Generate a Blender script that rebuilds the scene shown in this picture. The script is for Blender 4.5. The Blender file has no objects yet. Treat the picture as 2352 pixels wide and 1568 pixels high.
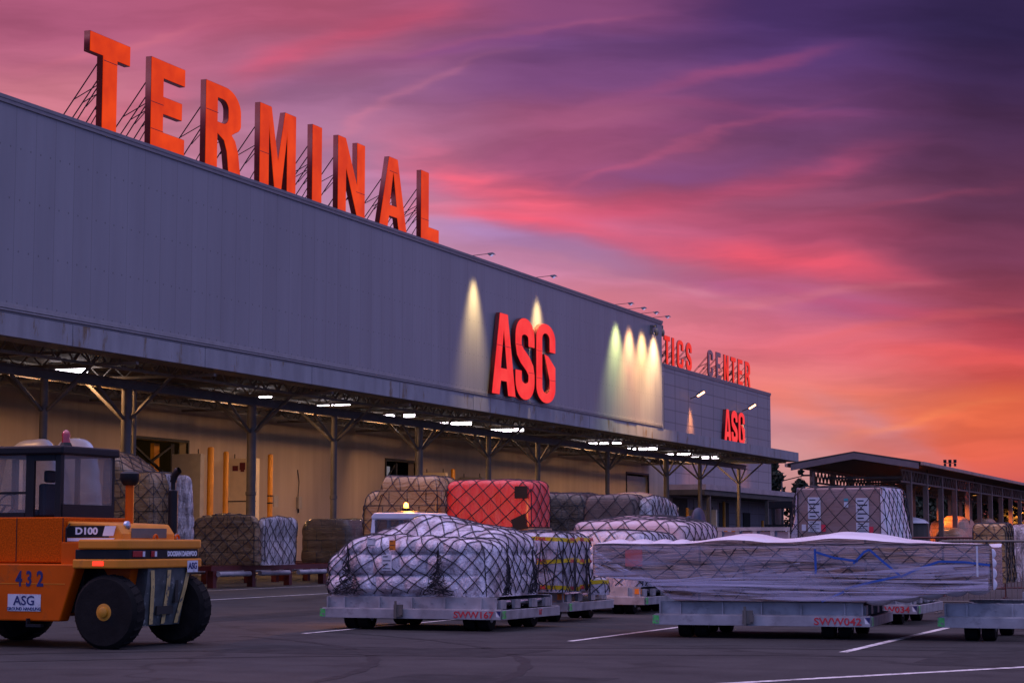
import bpy, bmesh, math, random
import numpy as np
from mathutils import Vector, Matrix
R = math.radians
random.seed(7)
scene = bpy.context.scene
COL = scene.collection

# ------------------------------------------------------------------ camera
YAW, PITCH, CAM_H, FPX = R(21.6), R(5.75), 1.5, 4573.0
cam_data = bpy.data.cameras.new("camera")
cam = bpy.data.objects.new("camera", cam_data)
COL.objects.link(cam)
cam_data.sensor_width = 36.0
cam_data.lens = 36.0 * FPX / 2352.0
cam_data.clip_start, cam_data.clip_end = 0.1, 4000.0
cam.location = (0, 0, CAM_H)
cam.rotation_euler = (R(90) + PITCH, 0, YAW)
scene.camera = cam

# ------------------------------------------------------------------ exposure
vs = scene.view_settings
vs.view_transform = 'Standard'; vs.look = 'None'; vs.exposure = 0.0; vs.gamma = 1.0
vs.use_curve_mapping = False
try:
    scene.cycles.use_denoising = True
    scene.cycles.max_bounces = 6
    scene.cycles.transparent_max_bounces = 12
    scene.cycles.sample_clamp_indirect = 4.0
except Exception:
    pass

def lin(c):
    out = []
    for v in c:
        v = v / 255.0
        out.append(v / 12.92 if v <= 0.04045 else ((v + 0.055) / 1.055) ** 2.4)
    return tuple(out)

# ------------------------------------------------------------------ world: dusk sky
world = bpy.data.worlds.new("World"); scene.world = world
world.use_nodes = True
NT = world.node_tree; NT.nodes.clear()
def wn(t, **k):
    n = NT.nodes.new(t)
    for a, b in k.items(): setattr(n, a, b)
    return n
def wl(a, b): NT.links.new(a, b)
def M(op, a, b=None, c=None, clamp=False):
    n = wn('ShaderNodeMath', operation=op, use_clamp=clamp)
    for i, v in enumerate((a, b, c)):
        if v is None: continue
        if isinstance(v, (int, float)): n.inputs[i].default_value = v
        else: wl(v, n.inputs[i])
    return n.outputs[0]
def smooth(x, lo, hi):
    n = wn('ShaderNodeMapRange', interpolation_type='SMOOTHSTEP')
    wl(x, n.inputs['Value']); n.inputs['From Min'].default_value = lo; n.inputs['From Max'].default_value = hi
    return n.outputs['Result']
def mixc(f, a, b):
    n = wn('ShaderNodeMix', data_type='RGBA')
    if isinstance(f, (int, float)): n.inputs[0].default_value = f
    else: wl(f, n.inputs[0])
    for i, v in ((6, a), (7, b)):
        if isinstance(v, tuple): n.inputs[i].default_value = (*v, 1)
        else: wl(v, n.inputs[i])
    return n.outputs[2]
tc = wn('ShaderNodeTexCoord')
sep = wn('ShaderNodeSeparateXYZ'); wl(tc.outputs['Generated'], sep.inputs[0])
dx, dy, dz = sep.outputs
side = M('ADD', M('MULTIPLY', dx, math.cos(YAW)), M('MULTIPLY', dy, math.sin(YAW)))
fore = M('ADD', M('MULTIPLY', dx, -math.sin(YAW)), M('MULTIPLY', dy, math.cos(YAW)))
fsafe = M('MAXIMUM', fore, 0.08)
U = M('DIVIDE', side, fsafe)          # azimuth measured from the north-west glow
V = M('DIVIDE', dz, fsafe)            # elevation
comb = wn('ShaderNodeCombineXYZ'); wl(U, comb.inputs[0]); wl(M('MULTIPLY', V, 3.2), comb.inputs[1])
warp = wn('ShaderNodeTexNoise'); warp.inputs['Scale'].default_value = 5.0; warp.inputs['Detail'].default_value = 5.0
warp.inputs['Roughness'].default_value = 0.55
wl(comb.outputs[0], warp.inputs['Vector'])
wsep = wn('ShaderNodeSeparateColor'); wl(warp.outputs['Color'], wsep.inputs[0])
Uw = M('ADD', U, M('MULTIPLY', M('SUBTRACT', wsep.outputs[0], 0.5), 0.10))
Vw = M('ADD', V, M('MULTIPLY', M('SUBTRACT', wsep.outputs[1], 0.5), 0.040))
def su(x): return (x - 1176) / 4597.0
def sv(y): return (1244.5 - y) / 4600.0
COLS = [
 (100, [(1240,(190,130,150)),(600,(200,140,165)),(400,(205,135,155)),(250,(210,126,142)),(180,(195,114,132)),(90,(182,100,128)),(20,(170,88,120))]),
 (700, [(1240,(190,130,150)),(640,(195,150,185)),(480,(195,148,182)),(380,(185,130,168)),(280,(172,116,150)),(200,(158,104,142)),(110,(172,98,130)),(20,(178,88,118))]),
 (1300,[(1240,(200,140,150)),(900,(222,128,140)),(700,(226,132,150)),(600,(196,128,162)),(540,(178,118,162)),(470,(204,92,120)),(380,(165,86,126)),(270,(156,84,120)),(180,(122,74,124)),(100,(112,70,122)),(20,(128,70,114))]),
 (1800,[(1240,(205,150,150)),(1080,(206,146,146)),(980,(200,132,140)),(880,(226,124,124)),(780,(222,110,124)),(690,(186,98,132)),(600,(182,86,116)),(520,(172,78,110)),(430,(146,76,108)),(330,(112,66,108)),(230,(108,64,112)),(120,(86,56,110)),(20,(76,52,106))]),
 (2300,[(1240,(150,90,110)),(1130,(190,84,84)),(1040,(224,98,78)),(940,(234,104,76)),(870,(210,84,80)),(790,(180,70,84)),(680,(146,64,84)),(560,(118,58,86)),(420,(98,54,84)),(250,(74,46,80)),(120,(58,40,78)),(20,(48,36,74))]),
]
prev = None; lastx = None
for x, stops in COLS:
    cr = wn('ShaderNodeValToRGB'); cr.color_ramp.interpolation = 'EASE'
    mr = wn('ShaderNodeMapRange'); wl(Vw, mr.inputs['Value']); mr.inputs['From Max'].default_value = 0.28
    wl(mr.outputs[0], cr.inputs[0])
    el = cr.color_ramp.elements
    pts = [(max(0, min(1, sv(y) / 0.28)), lin(c)) for y, c in stops]
    el[0].position = pts[0][0]; el[0].color = (*pts[0][1], 1)
    el[1].position = pts[-1][0]; el[1].color = (*pts[-1][1], 1)
    for p, c in pts[1:-1]:
        e = el.new(p); e.color = (*c, 1)
    if prev is None: prev = cr.outputs[0]
    else: prev = mixc(smooth(Uw, su(lastx), su(x)), prev, cr.outputs[0])
    lastx = x
# long wisps of pink cloud: (x0,y0,x1,y1,half width,colour,strength)
WISPS = [
 (900,335,1290,455,52,(250,100,120),.85),(1010,478,1560,560,26,(245,92,112),.85),(1500,540,2050,612,34,(235,86,104),.8),
 (1330,495,1980,345,26,(205,80,112),.55),(1454,212,1860,108,16,(178,80,116),.32),(1480,235,1900,258,16,(160,74,114),.3),
 (960,15,560,150,30,(218,84,112),.65),(420,150,60,330,36,(215,100,130),.45),(1380,392,1720,372,30,(110,70,124),.5),
 (1010,530,1480,600,26,(165,132,186),.75),(1560,632,2020,700,24,(140,92,148),.6),(1800,915,2330,985,48,(250,122,76),.75),
 (1960,800,2352,842,26,(238,92,86),.5),(1860,905,2180,1040,24,(184,134,152),.55),(1780,690,1300,760,40,(236,126,140),.4),
 (1650,640,2352,760,20,(206,74,92),.4),(700,170,1300,60,22,(120,66,124),.45),(1180,330,2000,250,20,(142,70,118),.35),
 (1200,440,1760,262,9,(206,96,130),.38),(620,330,1100,150,10,(204,120,146),.35),(930,118,1420,22,9,(168,88,124),.35),(1880,480,2340,392,10,(160,72,100),.35),(1500,720,2080,640,9,(232,130,140),.35),(1850,770,2340,690,10,(220,96,96),.35),(60,120,420,30,12,(206,110,130),.35),(1240,590,1700,690,8,(214,140,160),.35),(1950,1010,2330,930,10,(250,140,90),.4),
]
streak = wn('ShaderNodeTexNoise'); streak.inputs['Scale'].default_value = 9.0; streak.inputs['Detail'].default_value = 8.0
smp = wn('ShaderNodeMapping'); smp.inputs['Rotation'].default_value = (0, 0, R(-9)); smp.inputs['Scale'].default_value = (0.9, 6.0, 1)
comb2 = wn('ShaderNodeCombineXYZ'); wl(Uw, comb2.inputs[0]); wl(Vw, comb2.inputs[1]); wl(comb2.outputs[0], smp.inputs[0])
wl(smp.outputs[0], streak.inputs['Vector'])
fib = smooth(streak.outputs['Fac'], 0.30, 0.68)
for x0, y0, x1, y1, w, c, s in WISPS:
    a, b, c2, d = su(x0), sv(y0), su(x1), sv(y1)
    L = math.hypot(c2 - a, d - b); ex, ey = (c2 - a) / L, (d - b) / L
    mx, my = (a + c2) / 2, (b + d) / 2
    ru = M('SUBTRACT', Uw, mx); rv = M('SUBTRACT', Vw, my)
    al = M('DIVIDE', M('ADD', M('MULTIPLY', ru, ex), M('MULTIPLY', rv, ey)), L * 0.55)
    ac = M('DIVIDE', M('ADD', M('MULTIPLY', ru, -ey), M('MULTIPLY', rv, ex)), w / 4600.0)
    g = M('POWER', 2.718, M('MULTIPLY', M('ADD', M('POWER', M('ABSOLUTE', al), 3.0), M('MULTIPLY', ac, ac)), -1.0))
    f = M('MULTIPLY', M('MULTIPLY', g, s), M('ADD', 0.45, M('MULTIPLY', fib, 0.6)), clamp=True)
    prev = mixc(f, prev, lin(c))
# faint fibres everywhere
fb = M('MULTIPLY', M('SUBTRACT', fib, 0.5), 0.30)
br = wn('ShaderNodeHueSaturation'); wl(M('ADD', 1.0, fb), br.inputs['Value']); wl(prev, br.inputs['Color'])
front = br.outputs[0]
# the rest of the dome (overhead and behind the viewer): lavender above, blue in the east
SKY_UP, SKY_EAST, SKY_SIDE = (1.28, 1.12, 1.90), (0.17, 0.25, 0.66), (0.50, 0.20, 0.34)
rest = mixc(smooth(fore, 0.35, 0.95), SKY_EAST, SKY_SIDE)
rest = mixc(smooth(dz, 0.45, 0.97), rest, SKY_UP)
msk = M('MAXIMUM', smooth(V, 0.29, 0.75), M('MAXIMUM', smooth(M('ABSOLUTE', U), 0.32, 0.9), smooth(M('MULTIPLY', fore, -1.0), -0.35, -0.12)))
skyc = mixc(msk, front, rest)
skyc = mixc(smooth(M('MULTIPLY', dz, -1.0), 0.0, 0.05), skyc, (0.03, 0.025, 0.035))
bg = wn('ShaderNodeBackground'); bg.inputs['Strength'].default_value = 1.0
wl(skyc, bg.inputs['Color'])
wo = wn('ShaderNodeOutputWorld'); wl(bg.outputs[0], wo.inputs[0])

# ------------------------------------------------------------------ weak afterglow from the sunset side
sd = bpy.data.lights.new("sun", 'SUN'); sd.energy = 0.9; sd.angle = R(18); sd.color = (1.0, 0.42, 0.50)
sun = bpy.data.objects.new("sun", sd); COL.objects.link(sun)
sun.rotation_euler = Vector((0.75, 0.20, -0.62)).to_track_quat('-Z', 'Y').to_euler()
# ------------------------------------------------------------------ helpers
def ray(px, py):
    a = (px - 1176) / FPX; b = (784 - py) / FPX
    zf = math.cos(PITCH) - b * math.sin(PITCH); z = math.sin(PITCH) + b * math.cos(PITCH)
    return Vector((-math.sin(YAW) * zf + math.cos(YAW) * a, math.cos(YAW) * zf + math.sin(YAW) * a, z))
def at_depth(px, py, d):
    v = ray(px, py); f = -math.sin(YAW) * v.x + math.cos(YAW) * v.y; return Vector((0, 0, CAM_H)) + v * (d / f)
def on_x(px, py, X):
    v = ray(px, py); return Vector((0, 0, CAM_H)) + v * (X / v.x)
def on_y(px, py, Y):
    v = ray(px, py); return Vector((0, 0, CAM_H)) + v * (Y / v.y)

def link(o, parent=None):
    COL.objects.link(o)
    if parent is not None: o.parent = parent
    return o
def tag(o, label=None, cat=None, group=None, kind=None):
    if label: o['label'] = label
    if cat: o['category'] = cat
    if group: o['group'] = group
    if kind: o['kind'] = kind
    return o
def thing(name, label, cat, loc=(0, 0, 0), rz=0.0, group=None):
    o = bpy.data.objects.new(name, None); o.empty_display_size = 0.2; link(o)
    o.location = loc; o.rotation_euler = (0, 0, rz)
    return tag(o, label, cat, group)
def copy_tree(o, parent=None):
    c = o.copy(); link(c)
    if parent is not None: c.parent = parent
    for ch in list(o.children): copy_tree(ch, c)
    return c

class MB:
    def __init__(s): s.v = []; s.f = []; s.m = []
    def add(s, vs, fs, mi=0):
        n = len(s.v); s.v += [tuple(v) for v in vs]
        s.f += [tuple(i + n for i in f) for f in fs]; s.m += [mi] * len(fs)
    def box(s, x0, x1, y0, y1, z0, z1, mi=0):
        vs = [(x, y, z) for z in (z0, z1) for y in (y0, y1) for x in (x0, x1)]
        s.add(vs, [(0, 2, 3, 1), (4, 5, 7, 6), (0, 1, 5, 4), (2, 6, 7, 3), (0, 4, 6, 2), (1, 3, 7, 5)], mi)
    def prism(s, pts, lo, hi, axis='y', mi=0):
        n = len(pts)
        def P(a, b, c): return {'y': (a, c, b), 'x': (c, a, b), 'z': (a, b, c)}[axis]
        vs = [P(a, b, lo) for a, b in pts] + [P(a, b, hi) for a, b in pts]
        fs = [tuple(range(n)), tuple(range(2 * n - 1, n - 1, -1))]
        for i in range(n):
            j = (i + 1) % n; fs.append((i, i + n, j + n, j))
        s.add(vs, fs, mi)
    def bar(s, p, q, r, n=8, r2=None, mi=0):
        p = Vector(p); q = Vector(q); d = (q - p).normalized()
        a = d.cross(Vector((0, 0, 1)) if abs(d.z) < .9 else Vector((1, 0, 0))).normalized(); b = d.cross(a)
        r2 = r if r2 is None else r2
        vs = []
        off = math.pi / n if n == 4 else 0
        for c, rr in ((p, r), (q, r2)):
            for i in range(n):
                t = 2 * math.pi * i / n + off; vs.append(c + (a * math.cos(t) + b * math.sin(t)) * rr)
        fs = [(i, (i + 1) % n, (i + 1) % n + n, i + n) for i in range(n)]
        fs += [tuple(range(n - 1, -1, -1)), tuple(range(n, 2 * n))]
        s.add(vs, fs, mi)
    def lathe(s, c, prof, axis='z', n=16, mi=0):
        c = Vector(c); vs = []
        for r, h in prof:
            for i in range(n):
                t = 2 * math.pi * i / n; a, b = r * math.cos(t), r * math.sin(t)
                vs.append(c + Vector({'z': (a, b, h), 'x': (h, a, b), 'y': (a, h, b)}[axis]))
        fs = []
        for k in range(len(prof) - 1):
            for i in range(n):
                j = (i + 1) % n; fs.append((k * n + i, k * n + j, (k + 1) * n + j, (k + 1) * n + i))
        fs += [tuple(range(n - 1, -1, -1)), tuple(range((len(prof) - 1) * n, len(prof) * n))]
        s.add(vs, fs, mi)
    def tube(s, pts, r, n=4, mi=0):
        pts = [Vector(p) for p in pts]
        if len(pts) < 2: return
        vs = []; up = Vector((.13, .21, .97))
        for i, p in enumerate(pts):
            d = (pts[min(i + 1, len(pts) - 1)] - pts[max(i - 1, 0)])
            if d.length < 1e-6: d = Vector((1, 0, 0))
            d.normalize(); a = d.cross(up)
            if a.length < .05: a = d.cross(Vector((1, 0, 0)))
            a.normalize(); b = d.cross(a)
            for k in range(n):
                t = 2 * math.pi * k / n + .4; vs.append(p + (a * math.cos(t) + b * math.sin(t)) * r)
        fs = []
        for i in range(len(pts) - 1):
            for k in range(n):
                j = (k + 1) % n; fs.append((i * n + k, i * n + j, (i + 1) * n + j, (i + 1) * n + k))
        s.add(vs, fs, mi)
    def ribbon(s, pts, nrm, w, mi=0, th=0.004):
        pts = [Vector(p) for p in pts]; nrm = Vector(nrm).normalized(); vs = []
        for i, p in enumerate(pts):
            d = (pts[min(i + 1, len(pts) - 1)] - pts[max(i - 1, 0)]).normalized(); a = d.cross(nrm).normalized() * w / 2
            vs += [p + a, p - a, p - a + nrm * th, p + a + nrm * th]
        fs = []
        for i in range(len(pts) - 1):
            for k in range(4):
                j = (k + 1) % 4; fs.append((i * 4 + k, i * 4 + j, i * 4 + 4 + j, i * 4 + 4 + k))
        s.add(vs, fs, mi)
    def build(s, name, mats, parent=None, bevel=0.0, smooth=False, fix=True):
        me = bpy.data.meshes.new(name); me.from_pydata(s.v, [], s.f)
        if not isinstance(mats, (list, tuple)): mats = [mats]
        for m in mats: me.materials.append(m)
        if len(mats) > 1: me.polygons.foreach_set('material_index', s.m)
        if fix:
            bm = bmesh.new(); bm.from_mesh(me); bmesh.ops.recalc_face_normals(bm, faces=bm.faces); bm.to_mesh(me); bm.free()
        if smooth: me.polygons.foreach_set('use_smooth', [True] * len(me.polygons))
        me.update()
        o = bpy.data.objects.new(name, me); link(o, parent)
        if bevel:
            b = o.modifiers.new('bevel', 'BEVEL'); b.width = bevel; b.segments = 2; b.limit_method = 'ANGLE'; b.angle_limit = R(40)
        return o
def soft(o, ang=40):
    for p in o.data.polygons: p.use_smooth = True
    try:
        o.data.set_sharp_from_angle(angle=R(ang))
    except Exception: pass
    return o

# ------------------------------------------------------------------ materials
MATS = {}
def mat(name, col, rough=0.6, metal=0.0, var=0.12, vscale=3.0, bump=0.0, bscale=30.0, stretch=None, spec=None, dirt=None, dscale=1.2,
        dlo=.55, dhi=.7, emit=None, estr=0.0, trans=0.0, coat=0.0, coords='Object'):
    if name in MATS: return MATS[name]
    m = bpy.data.materials.new(name); m.use_nodes = True; nt = m.node_tree; b = nt.nodes['Principled BSDF']
    b.inputs['Roughness'].default_value = rough; b.inputs['Metallic'].default_value = metal
    tcn = nt.nodes.new('ShaderNodeTexCoord'); mp = nt.nodes.new('ShaderNodeMapping')
    nt.links.new(tcn.outputs[coords], mp.inputs[0])
    if stretch: mp.inputs['Scale'].default_value = stretch
    out = None
    if var:
        n = nt.nodes.new('ShaderNodeTexNoise'); n.inputs['Scale'].default_value = vscale; n.inputs['Detail'].default_value = 6
        nt.links.new(mp.outputs[0], n.inputs['Vector'])
        r = nt.nodes.new('ShaderNodeValToRGB'); nt.links.new(n.outputs['Fac'], r.inputs[0])
        r.color_ramp.elements[0].position = .3; r.color_ramp.elements[1].position = .7
        r.color_ramp.elements[0].color = (*[max(0, c * (1 - var)) for c in col], 1)
        r.color_ramp.elements[1].color = (*[min(1, c * (1 + var)) for c in col], 1)
        out = r.outputs[0]
        if dirt:
            d = nt.nodes.new('ShaderNodeTexNoise'); d.inputs['Scale'].default_value = dscale; d.inputs['Detail'].default_value = 9
            d.inputs['Roughness'].default_value = .65; nt.links.new(mp.outputs[0], d.inputs['Vector'])
            k = nt.nodes.new('ShaderNodeMapRange'); k.inputs['From Min'].default_value = dlo; k.inputs['From Max'].default_value = dhi
            nt.links.new(d.outputs['Fac'], k.inputs[0])
            x = nt.nodes.new('ShaderNodeMix'); x.data_type = 'RGBA'; nt.links.new(k.outputs[0], x.inputs[0])
            nt.links.new(out, x.inputs[6]); x.inputs[7].default_value = (*dirt, 1); out = x.outputs[2]
        nt.links.new(out, b.inputs['Base Color'])
    else: b.inputs['Base Color'].default_value = (*col, 1)
    if bump:
        n = nt.nodes.new('ShaderNodeTexNoise'); n.inputs['Scale'].default_value = bscale; n.inputs['Detail'].default_value = 5
        nt.links.new(mp.outputs[0], n.inputs['Vector'])
        bp = nt.nodes.new('ShaderNodeBump'); bp.inputs['Strength'].default_value = bump; bp.inputs['Distance'].default_value = .02
        nt.links.new(n.outputs['Fac'], bp.inputs['Height']); nt.links.new(bp.outputs[0], b.inputs['Normal'])
    if emit:
        b.inputs['Emission Color'].default_value = (*emit, 1); b.inputs['Emission Strength'].default_value = estr
    if trans: b.inputs['Transmission Weight'].default_value = trans
    if coat: b.inputs['Coat Weight'].default_value = coat
    if spec is not None: b.inputs['Specular IOR Level'].default_value = spec
    MATS[name] = m; return m

def nn(nt, t, **k):
    n = nt.nodes.new(t)
    for a, b in k.items(): setattr(n, a, b)
    return n

def clad_mat(name, col, pitch, joint=0.02, hpitch=0.0, stain=(.12, .11, .12), amt=0.35, dark=.72, rough=.42, dots=False):
    """metal facade sheets: vertical seams every pitch metres along Y, optional horizontal seams, faint tone steps per sheet"""
    m = bpy.data.materials.new(name); m.use_nodes = True; nt = m.node_tree; b = nt.nodes['Principled BSDF']
    b.inputs['Roughness'].default_value = rough
    b.inputs['Specular IOR Level'].default_value = .5
    g = nn(nt, 'ShaderNodeNewGeometry'); s = nn(nt, 'ShaderNodeSeparateXYZ'); nt.links.new(g.outputs['Position'], s.inputs[0])
    def ma(op, a, bb=None, c=None, cl=False):
        n = nn(nt, 'ShaderNodeMath', operation=op, use_clamp=cl)
        for i, v in enumerate((a, bb, c)):
            if v is None: continue
            if isinstance(v, (int, float)): n.inputs[i].default_value = v
            else: nt.links.new(v, n.inputs[i])
        return n.outputs[0]
    y = s.outputs[1]; z = s.outputs[2]
    fy = ma('FRACT', ma('DIVIDE', y, pitch)); seam = ma('LESS_THAN', fy, joint / pitch)
    idx = ma('FLOOR', ma('DIVIDE', y, pitch))
    if hpitch:
        fz = ma('FRACT', ma('DIVIDE', z, hpitch)); hs = ma('LESS_THAN', fz, joint * .8 / hpitch)
        seam = ma('MAXIMUM', seam, ma('MULTIPLY', hs, .6)); idx = ma('ADD', idx, ma('MULTIPLY', ma('FLOOR', ma('DIVIDE', z, hpitch)), 17.0))
    wn_ = nn(nt, 'ShaderNodeTexWhiteNoise', noise_dimensions='1D'); nt.links.new(idx, wn_.inputs['W'])
    n1 = nn(nt, 'ShaderNodeTexNoise'); n1.inputs['Scale'].default_value = .35; n1.inputs['Detail'].default_value = 8
    mp = nn(nt, 'ShaderNodeMapping'); mp.inputs['Scale'].default_value = (1, 4, .5); nt.links.new(g.outputs['Position'], mp.inputs[0]); nt.links.new(mp.outputs[0], n1.inputs['Vector'])
    val = ma('ADD', ma('MULTIPLY', wn_.outputs[0], .07), ma('ADD', .88, ma('MULTIPLY', ma('SUBTRACT', n1.outputs['Fac'], .5), amt)))
    val = ma('MULTIPLY', val, ma('SUBTRACT', 1.0, ma('MULTIPLY', seam, 1 - dark)))
    if dots:
        dy_ = ma('SUBTRACT', ma('FRACT', ma('DIVIDE', y, pitch / 2)), .5); dz_ = ma('SUBTRACT', ma('FRACT', ma('DIVIDE', z, 1.58)), .5)
        rr = ma('ADD', ma('MULTIPLY', ma('MULTIPLY', dy_, dy_), (pitch / 2) ** 2), ma('MULTIPLY', ma('MULTIPLY', dz_, dz_), 1.58 ** 2))
        val = ma('MULTIPLY', val, ma('SUBTRACT', 1.0, ma('MULTIPLY', ma('LESS_THAN', rr, .0011), .5)))
    hv = nn(nt, 'ShaderNodeHueSaturation'); hv.inputs['Color'].default_value = (*col, 1); nt.links.new(val, hv.inputs['Value'])
    nt.links.new(hv.outputs[0], b.inputs['Base Color'])
    n2 = nn(nt, 'ShaderNodeTexNoise'); n2.inputs['Scale'].default_value = 1.2; nt.links.new(mp.outputs[0], n2.inputs['Vector'])
    bp = nn(nt, 'ShaderNodeBump'); bp.inputs['Strength'].default_value = .25; bp.inputs['Distance'].default_value = .03
    nt.links.new(ma('SUBTRACT', n2.outputs['Fac'], ma('MULTIPLY', seam, .5)), bp.inputs['Height']); nt.links.new(bp.outputs[0], b.inputs['Normal'])
    return m

m_clad = clad_mat('facade_sheet', (.245, .245, .27), 1.04, .022, dots=True, dark=.62, amt=.34)
m_panel = clad_mat('panel_wall', (.30, .265, .28), 3.85, .12, 1.02, dark=.42, rough=.55, amt=.2)
m_beige = clad_mat('beige_wall', (.44, .34, .26), .6, .01, rough=.6, dark=.85, amt=.42)
m_fascia = mat('fascia_metal', (.25, .25, .27), .55, 0, .18, .8, stretch=(1, 2, .6), dirt=(.17, .12, .07), dscale=.9, dlo=.58, dhi=.66, bump=.2, bscale=2)
m_cap = mat('cap_metal', (.20, .19, .20), .45, .3, .1)
m_soffit = mat('soffit', (.075, .062, .05), .8, 0, .2, 1.0)
m_steel = mat('painted_steel', (.13, .115, .10), .55, .1, .2, 2)
m_steel_l = mat('truss_steel', (.22, .19, .15), .55, .1, .2, 2)
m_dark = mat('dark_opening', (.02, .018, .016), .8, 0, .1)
m_yellow = mat('yellow_paint', (.62, .25, .012), .5, 0, .15, 2, dirt=(.25, .12, .03), dlo=.6, dhi=.75)
m_cream = mat('cream_enamel', (.72, .60, .42), .45, 0, .06)
m_gray_l = mat('light_grey_metal', (.32, .29, .26), .5, 0, .1)
m_black = mat('black_paint', (.010, .010, .012), .5, 0, .2, 4, spec=.25)
m_rubber = mat('rubber', (.010, .009, .009), .9, 0, .3, 6, spec=.2, bump=.3, bscale=20)
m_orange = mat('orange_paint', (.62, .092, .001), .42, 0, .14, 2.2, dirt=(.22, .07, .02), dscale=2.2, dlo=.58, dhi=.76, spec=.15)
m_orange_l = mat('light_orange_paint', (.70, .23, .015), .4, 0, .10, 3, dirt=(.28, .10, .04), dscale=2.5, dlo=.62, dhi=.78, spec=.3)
m_white = mat('white_paint', (.62, .62, .68), .4, 0, .08, 3, dirt=(.25, .24, .25), dscale=3)
m_line = mat('road_paint', (.62, .60, .58), .7, 0, .25, 6, dirt=(.13, .12, .12), dscale=5, dlo=.5, dhi=.64)
m_galv = mat('galvanised_steel', (.35, .335, .355), .45, .15, .25, 3.5, bump=.15, bscale=12, dirt=(.13, .12, .13), dscale=3.0, dlo=.55, dhi=.75)
m_galv_b = mat('bright_roller_steel', (.62, .64, .68), .25, .9, .1, 5)
m_red_txt = mat('red_lettering', (.55, .03, .04), .5, 0, .2, 14, dirt=(.3, .2, .22), dscale=30, dlo=.58, dhi=.66)
m_blue_txt = mat('navy_lettering', (.02, .02, .12), .5, 0, .1)
m_white_txt = mat('white_lettering', (.75, .74, .78), .5, 0, .05)
m_black_txt = mat('black_lettering', (.03, .03, .05), .5, 0, .05)
m_green = mat('green_reflector', (.10, .55, .12), .35, 0, .5, 12, dirt=(.2, .22, .2), dscale=18, dlo=.5, dhi=.6)
m_oreflect = mat('orange_reflector', (.75, .22, .02), .35, 0, .1)
m_redsteel = mat('dark_red_steel', (.09, .010, .009), .5, .1, .3, 3)
m_rope = mat('net_rope', (.025, .022, .030), .85, 0, .3, 20)
m_blue = mat('blue_strap', (.02, .09, .40), .45, 0, .12)
m_wood = mat('timber', (.42, .27, .17), .7, 0, .25, 3, stretch=(1, 1, 8))
m_leaf = mat('conifer_foliage', (.022, .035, .020), .9, 0, .5, 2)
m_trunk = mat('bark', (.05, .035, .03), .9, 0, .2)
m_navy = mat('navy_tarpaulin', (.012, .015, .045), .5, 0, .3, 3, bump=.4, bscale=4)
m_glass = None
# ------------------------------------------------------------------ load materials
def load_mat(name, wrap, carton, carton2, amount=.5, rough=.32, cell=(.62, .42), mortar=.02, bump=.5, streak=(1.2, 1.2, 9), hi=.62, lo=.42, weave=0.0):
    """stacked cartons or sacks seen through milky stretch film: film cover varies in streaks"""
    m = bpy.data.materials.new(name); m.use_nodes = True; nt = m.node_tree; b = nt.nodes['Principled BSDF']
    b.inputs['Roughness'].default_value = rough; b.inputs['Coat Weight'].default_value = .25; b.inputs['Coat Roughness'].default_value = .2
    tcn = nn(nt, 'ShaderNodeTexCoord'); s = nn(nt, 'ShaderNodeSeparateXYZ'); nt.links.new(tcn.outputs['Object'], s.inputs[0])
    ad = nn(nt, 'ShaderNodeMath', operation='ADD'); nt.links.new(s.outputs[0], ad.inputs[0]); nt.links.new(s.outputs[1], ad.inputs[1])
    cb = nn(nt, 'ShaderNodeCombineXYZ'); nt.links.new(ad.outputs[0], cb.inputs[0]); nt.links.new(s.outputs[2], cb.inputs[1])
    br = nn(nt, 'ShaderNodeTexBrick'); br.inputs['Scale'].default_value = 1.0; br.inputs['Brick Width'].default_value = cell[0]
    br.inputs['Row Height'].default_value = cell[1]; br.inputs['Mortar Size'].default_value = mortar; br.offset = .37
    br.inputs['Color1'].default_value = (*carton, 1); br.inputs['Color2'].default_value = (*carton2, 1)
    br.inputs['Mortar'].default_value = (*[c * .25 for c in carton], 1); nt.links.new(cb.outputs[0], br.inputs['Vector'])
    mp = nn(nt, 'ShaderNodeMapping'); mp.inputs['Scale'].default_value = streak; mp.inputs['Rotation'].default_value = (.2, .25, 0)
    nt.links.new(tcn.outputs['Object'], mp.inputs[0])
    n = nn(nt, 'ShaderNodeTexNoise'); n.inputs['Scale'].default_value = 1.3; n.inputs['Detail'].default_value = 9; n.inputs['Roughness'].default_value = .62
    n.inputs['Distortion'].default_value = .6
    nt.links.new(mp.outputs[0], n.inputs['Vector'])
    r = nn(nt, 'ShaderNodeMapRange'); r.inputs['From Min'].default_value = lo; r.inputs['From Max'].default_value = hi; r.inputs['To Max'].default_value = amount
    r.inputs['To Min'].default_value = max(0, amount - .75)
    nt.links.new(n.outputs['Fac'], r.inputs[0])
    mx = nn(nt, 'ShaderNodeMix', data_type='RGBA'); nt.links.new(r.outputs[0], mx.inputs[0]); nt.links.new(br.outputs['Color'], mx.inputs[6]); mx.inputs[7].default_value = (*wrap, 1)
    nt.links.new(mx.outputs[2], b.inputs['Base Color'])
    n2 = nn(nt, 'ShaderNodeTexNoise'); n2.inputs['Scale'].default_value = 5; n2.inputs['Detail'].default_value = 7; n2.inputs['Distortion'].default_value = 1.2
    nt.links.new(mp.outputs[0], n2.inputs['Vector'])
    bp = nn(nt, 'ShaderNodeBump'); bp.inputs['Strength'].default_value = bump; bp.inputs['Distance'].default_value = .05
    nt.links.new(n2.outputs['Fac'], bp.inputs['Height']); nt.links.new(bp.outputs[0], b.inputs['Normal'])
    return m
L_white = load_mat('film_over_white_sacks', (.80, .74, .82), (.20, .13, .15), (.40, .30, .34), .95, .32, cell=(.55, .38), mortar=.012, bump=1.0, streak=(2.6, 2.6, 1.7), lo=.40, hi=.58)
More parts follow.
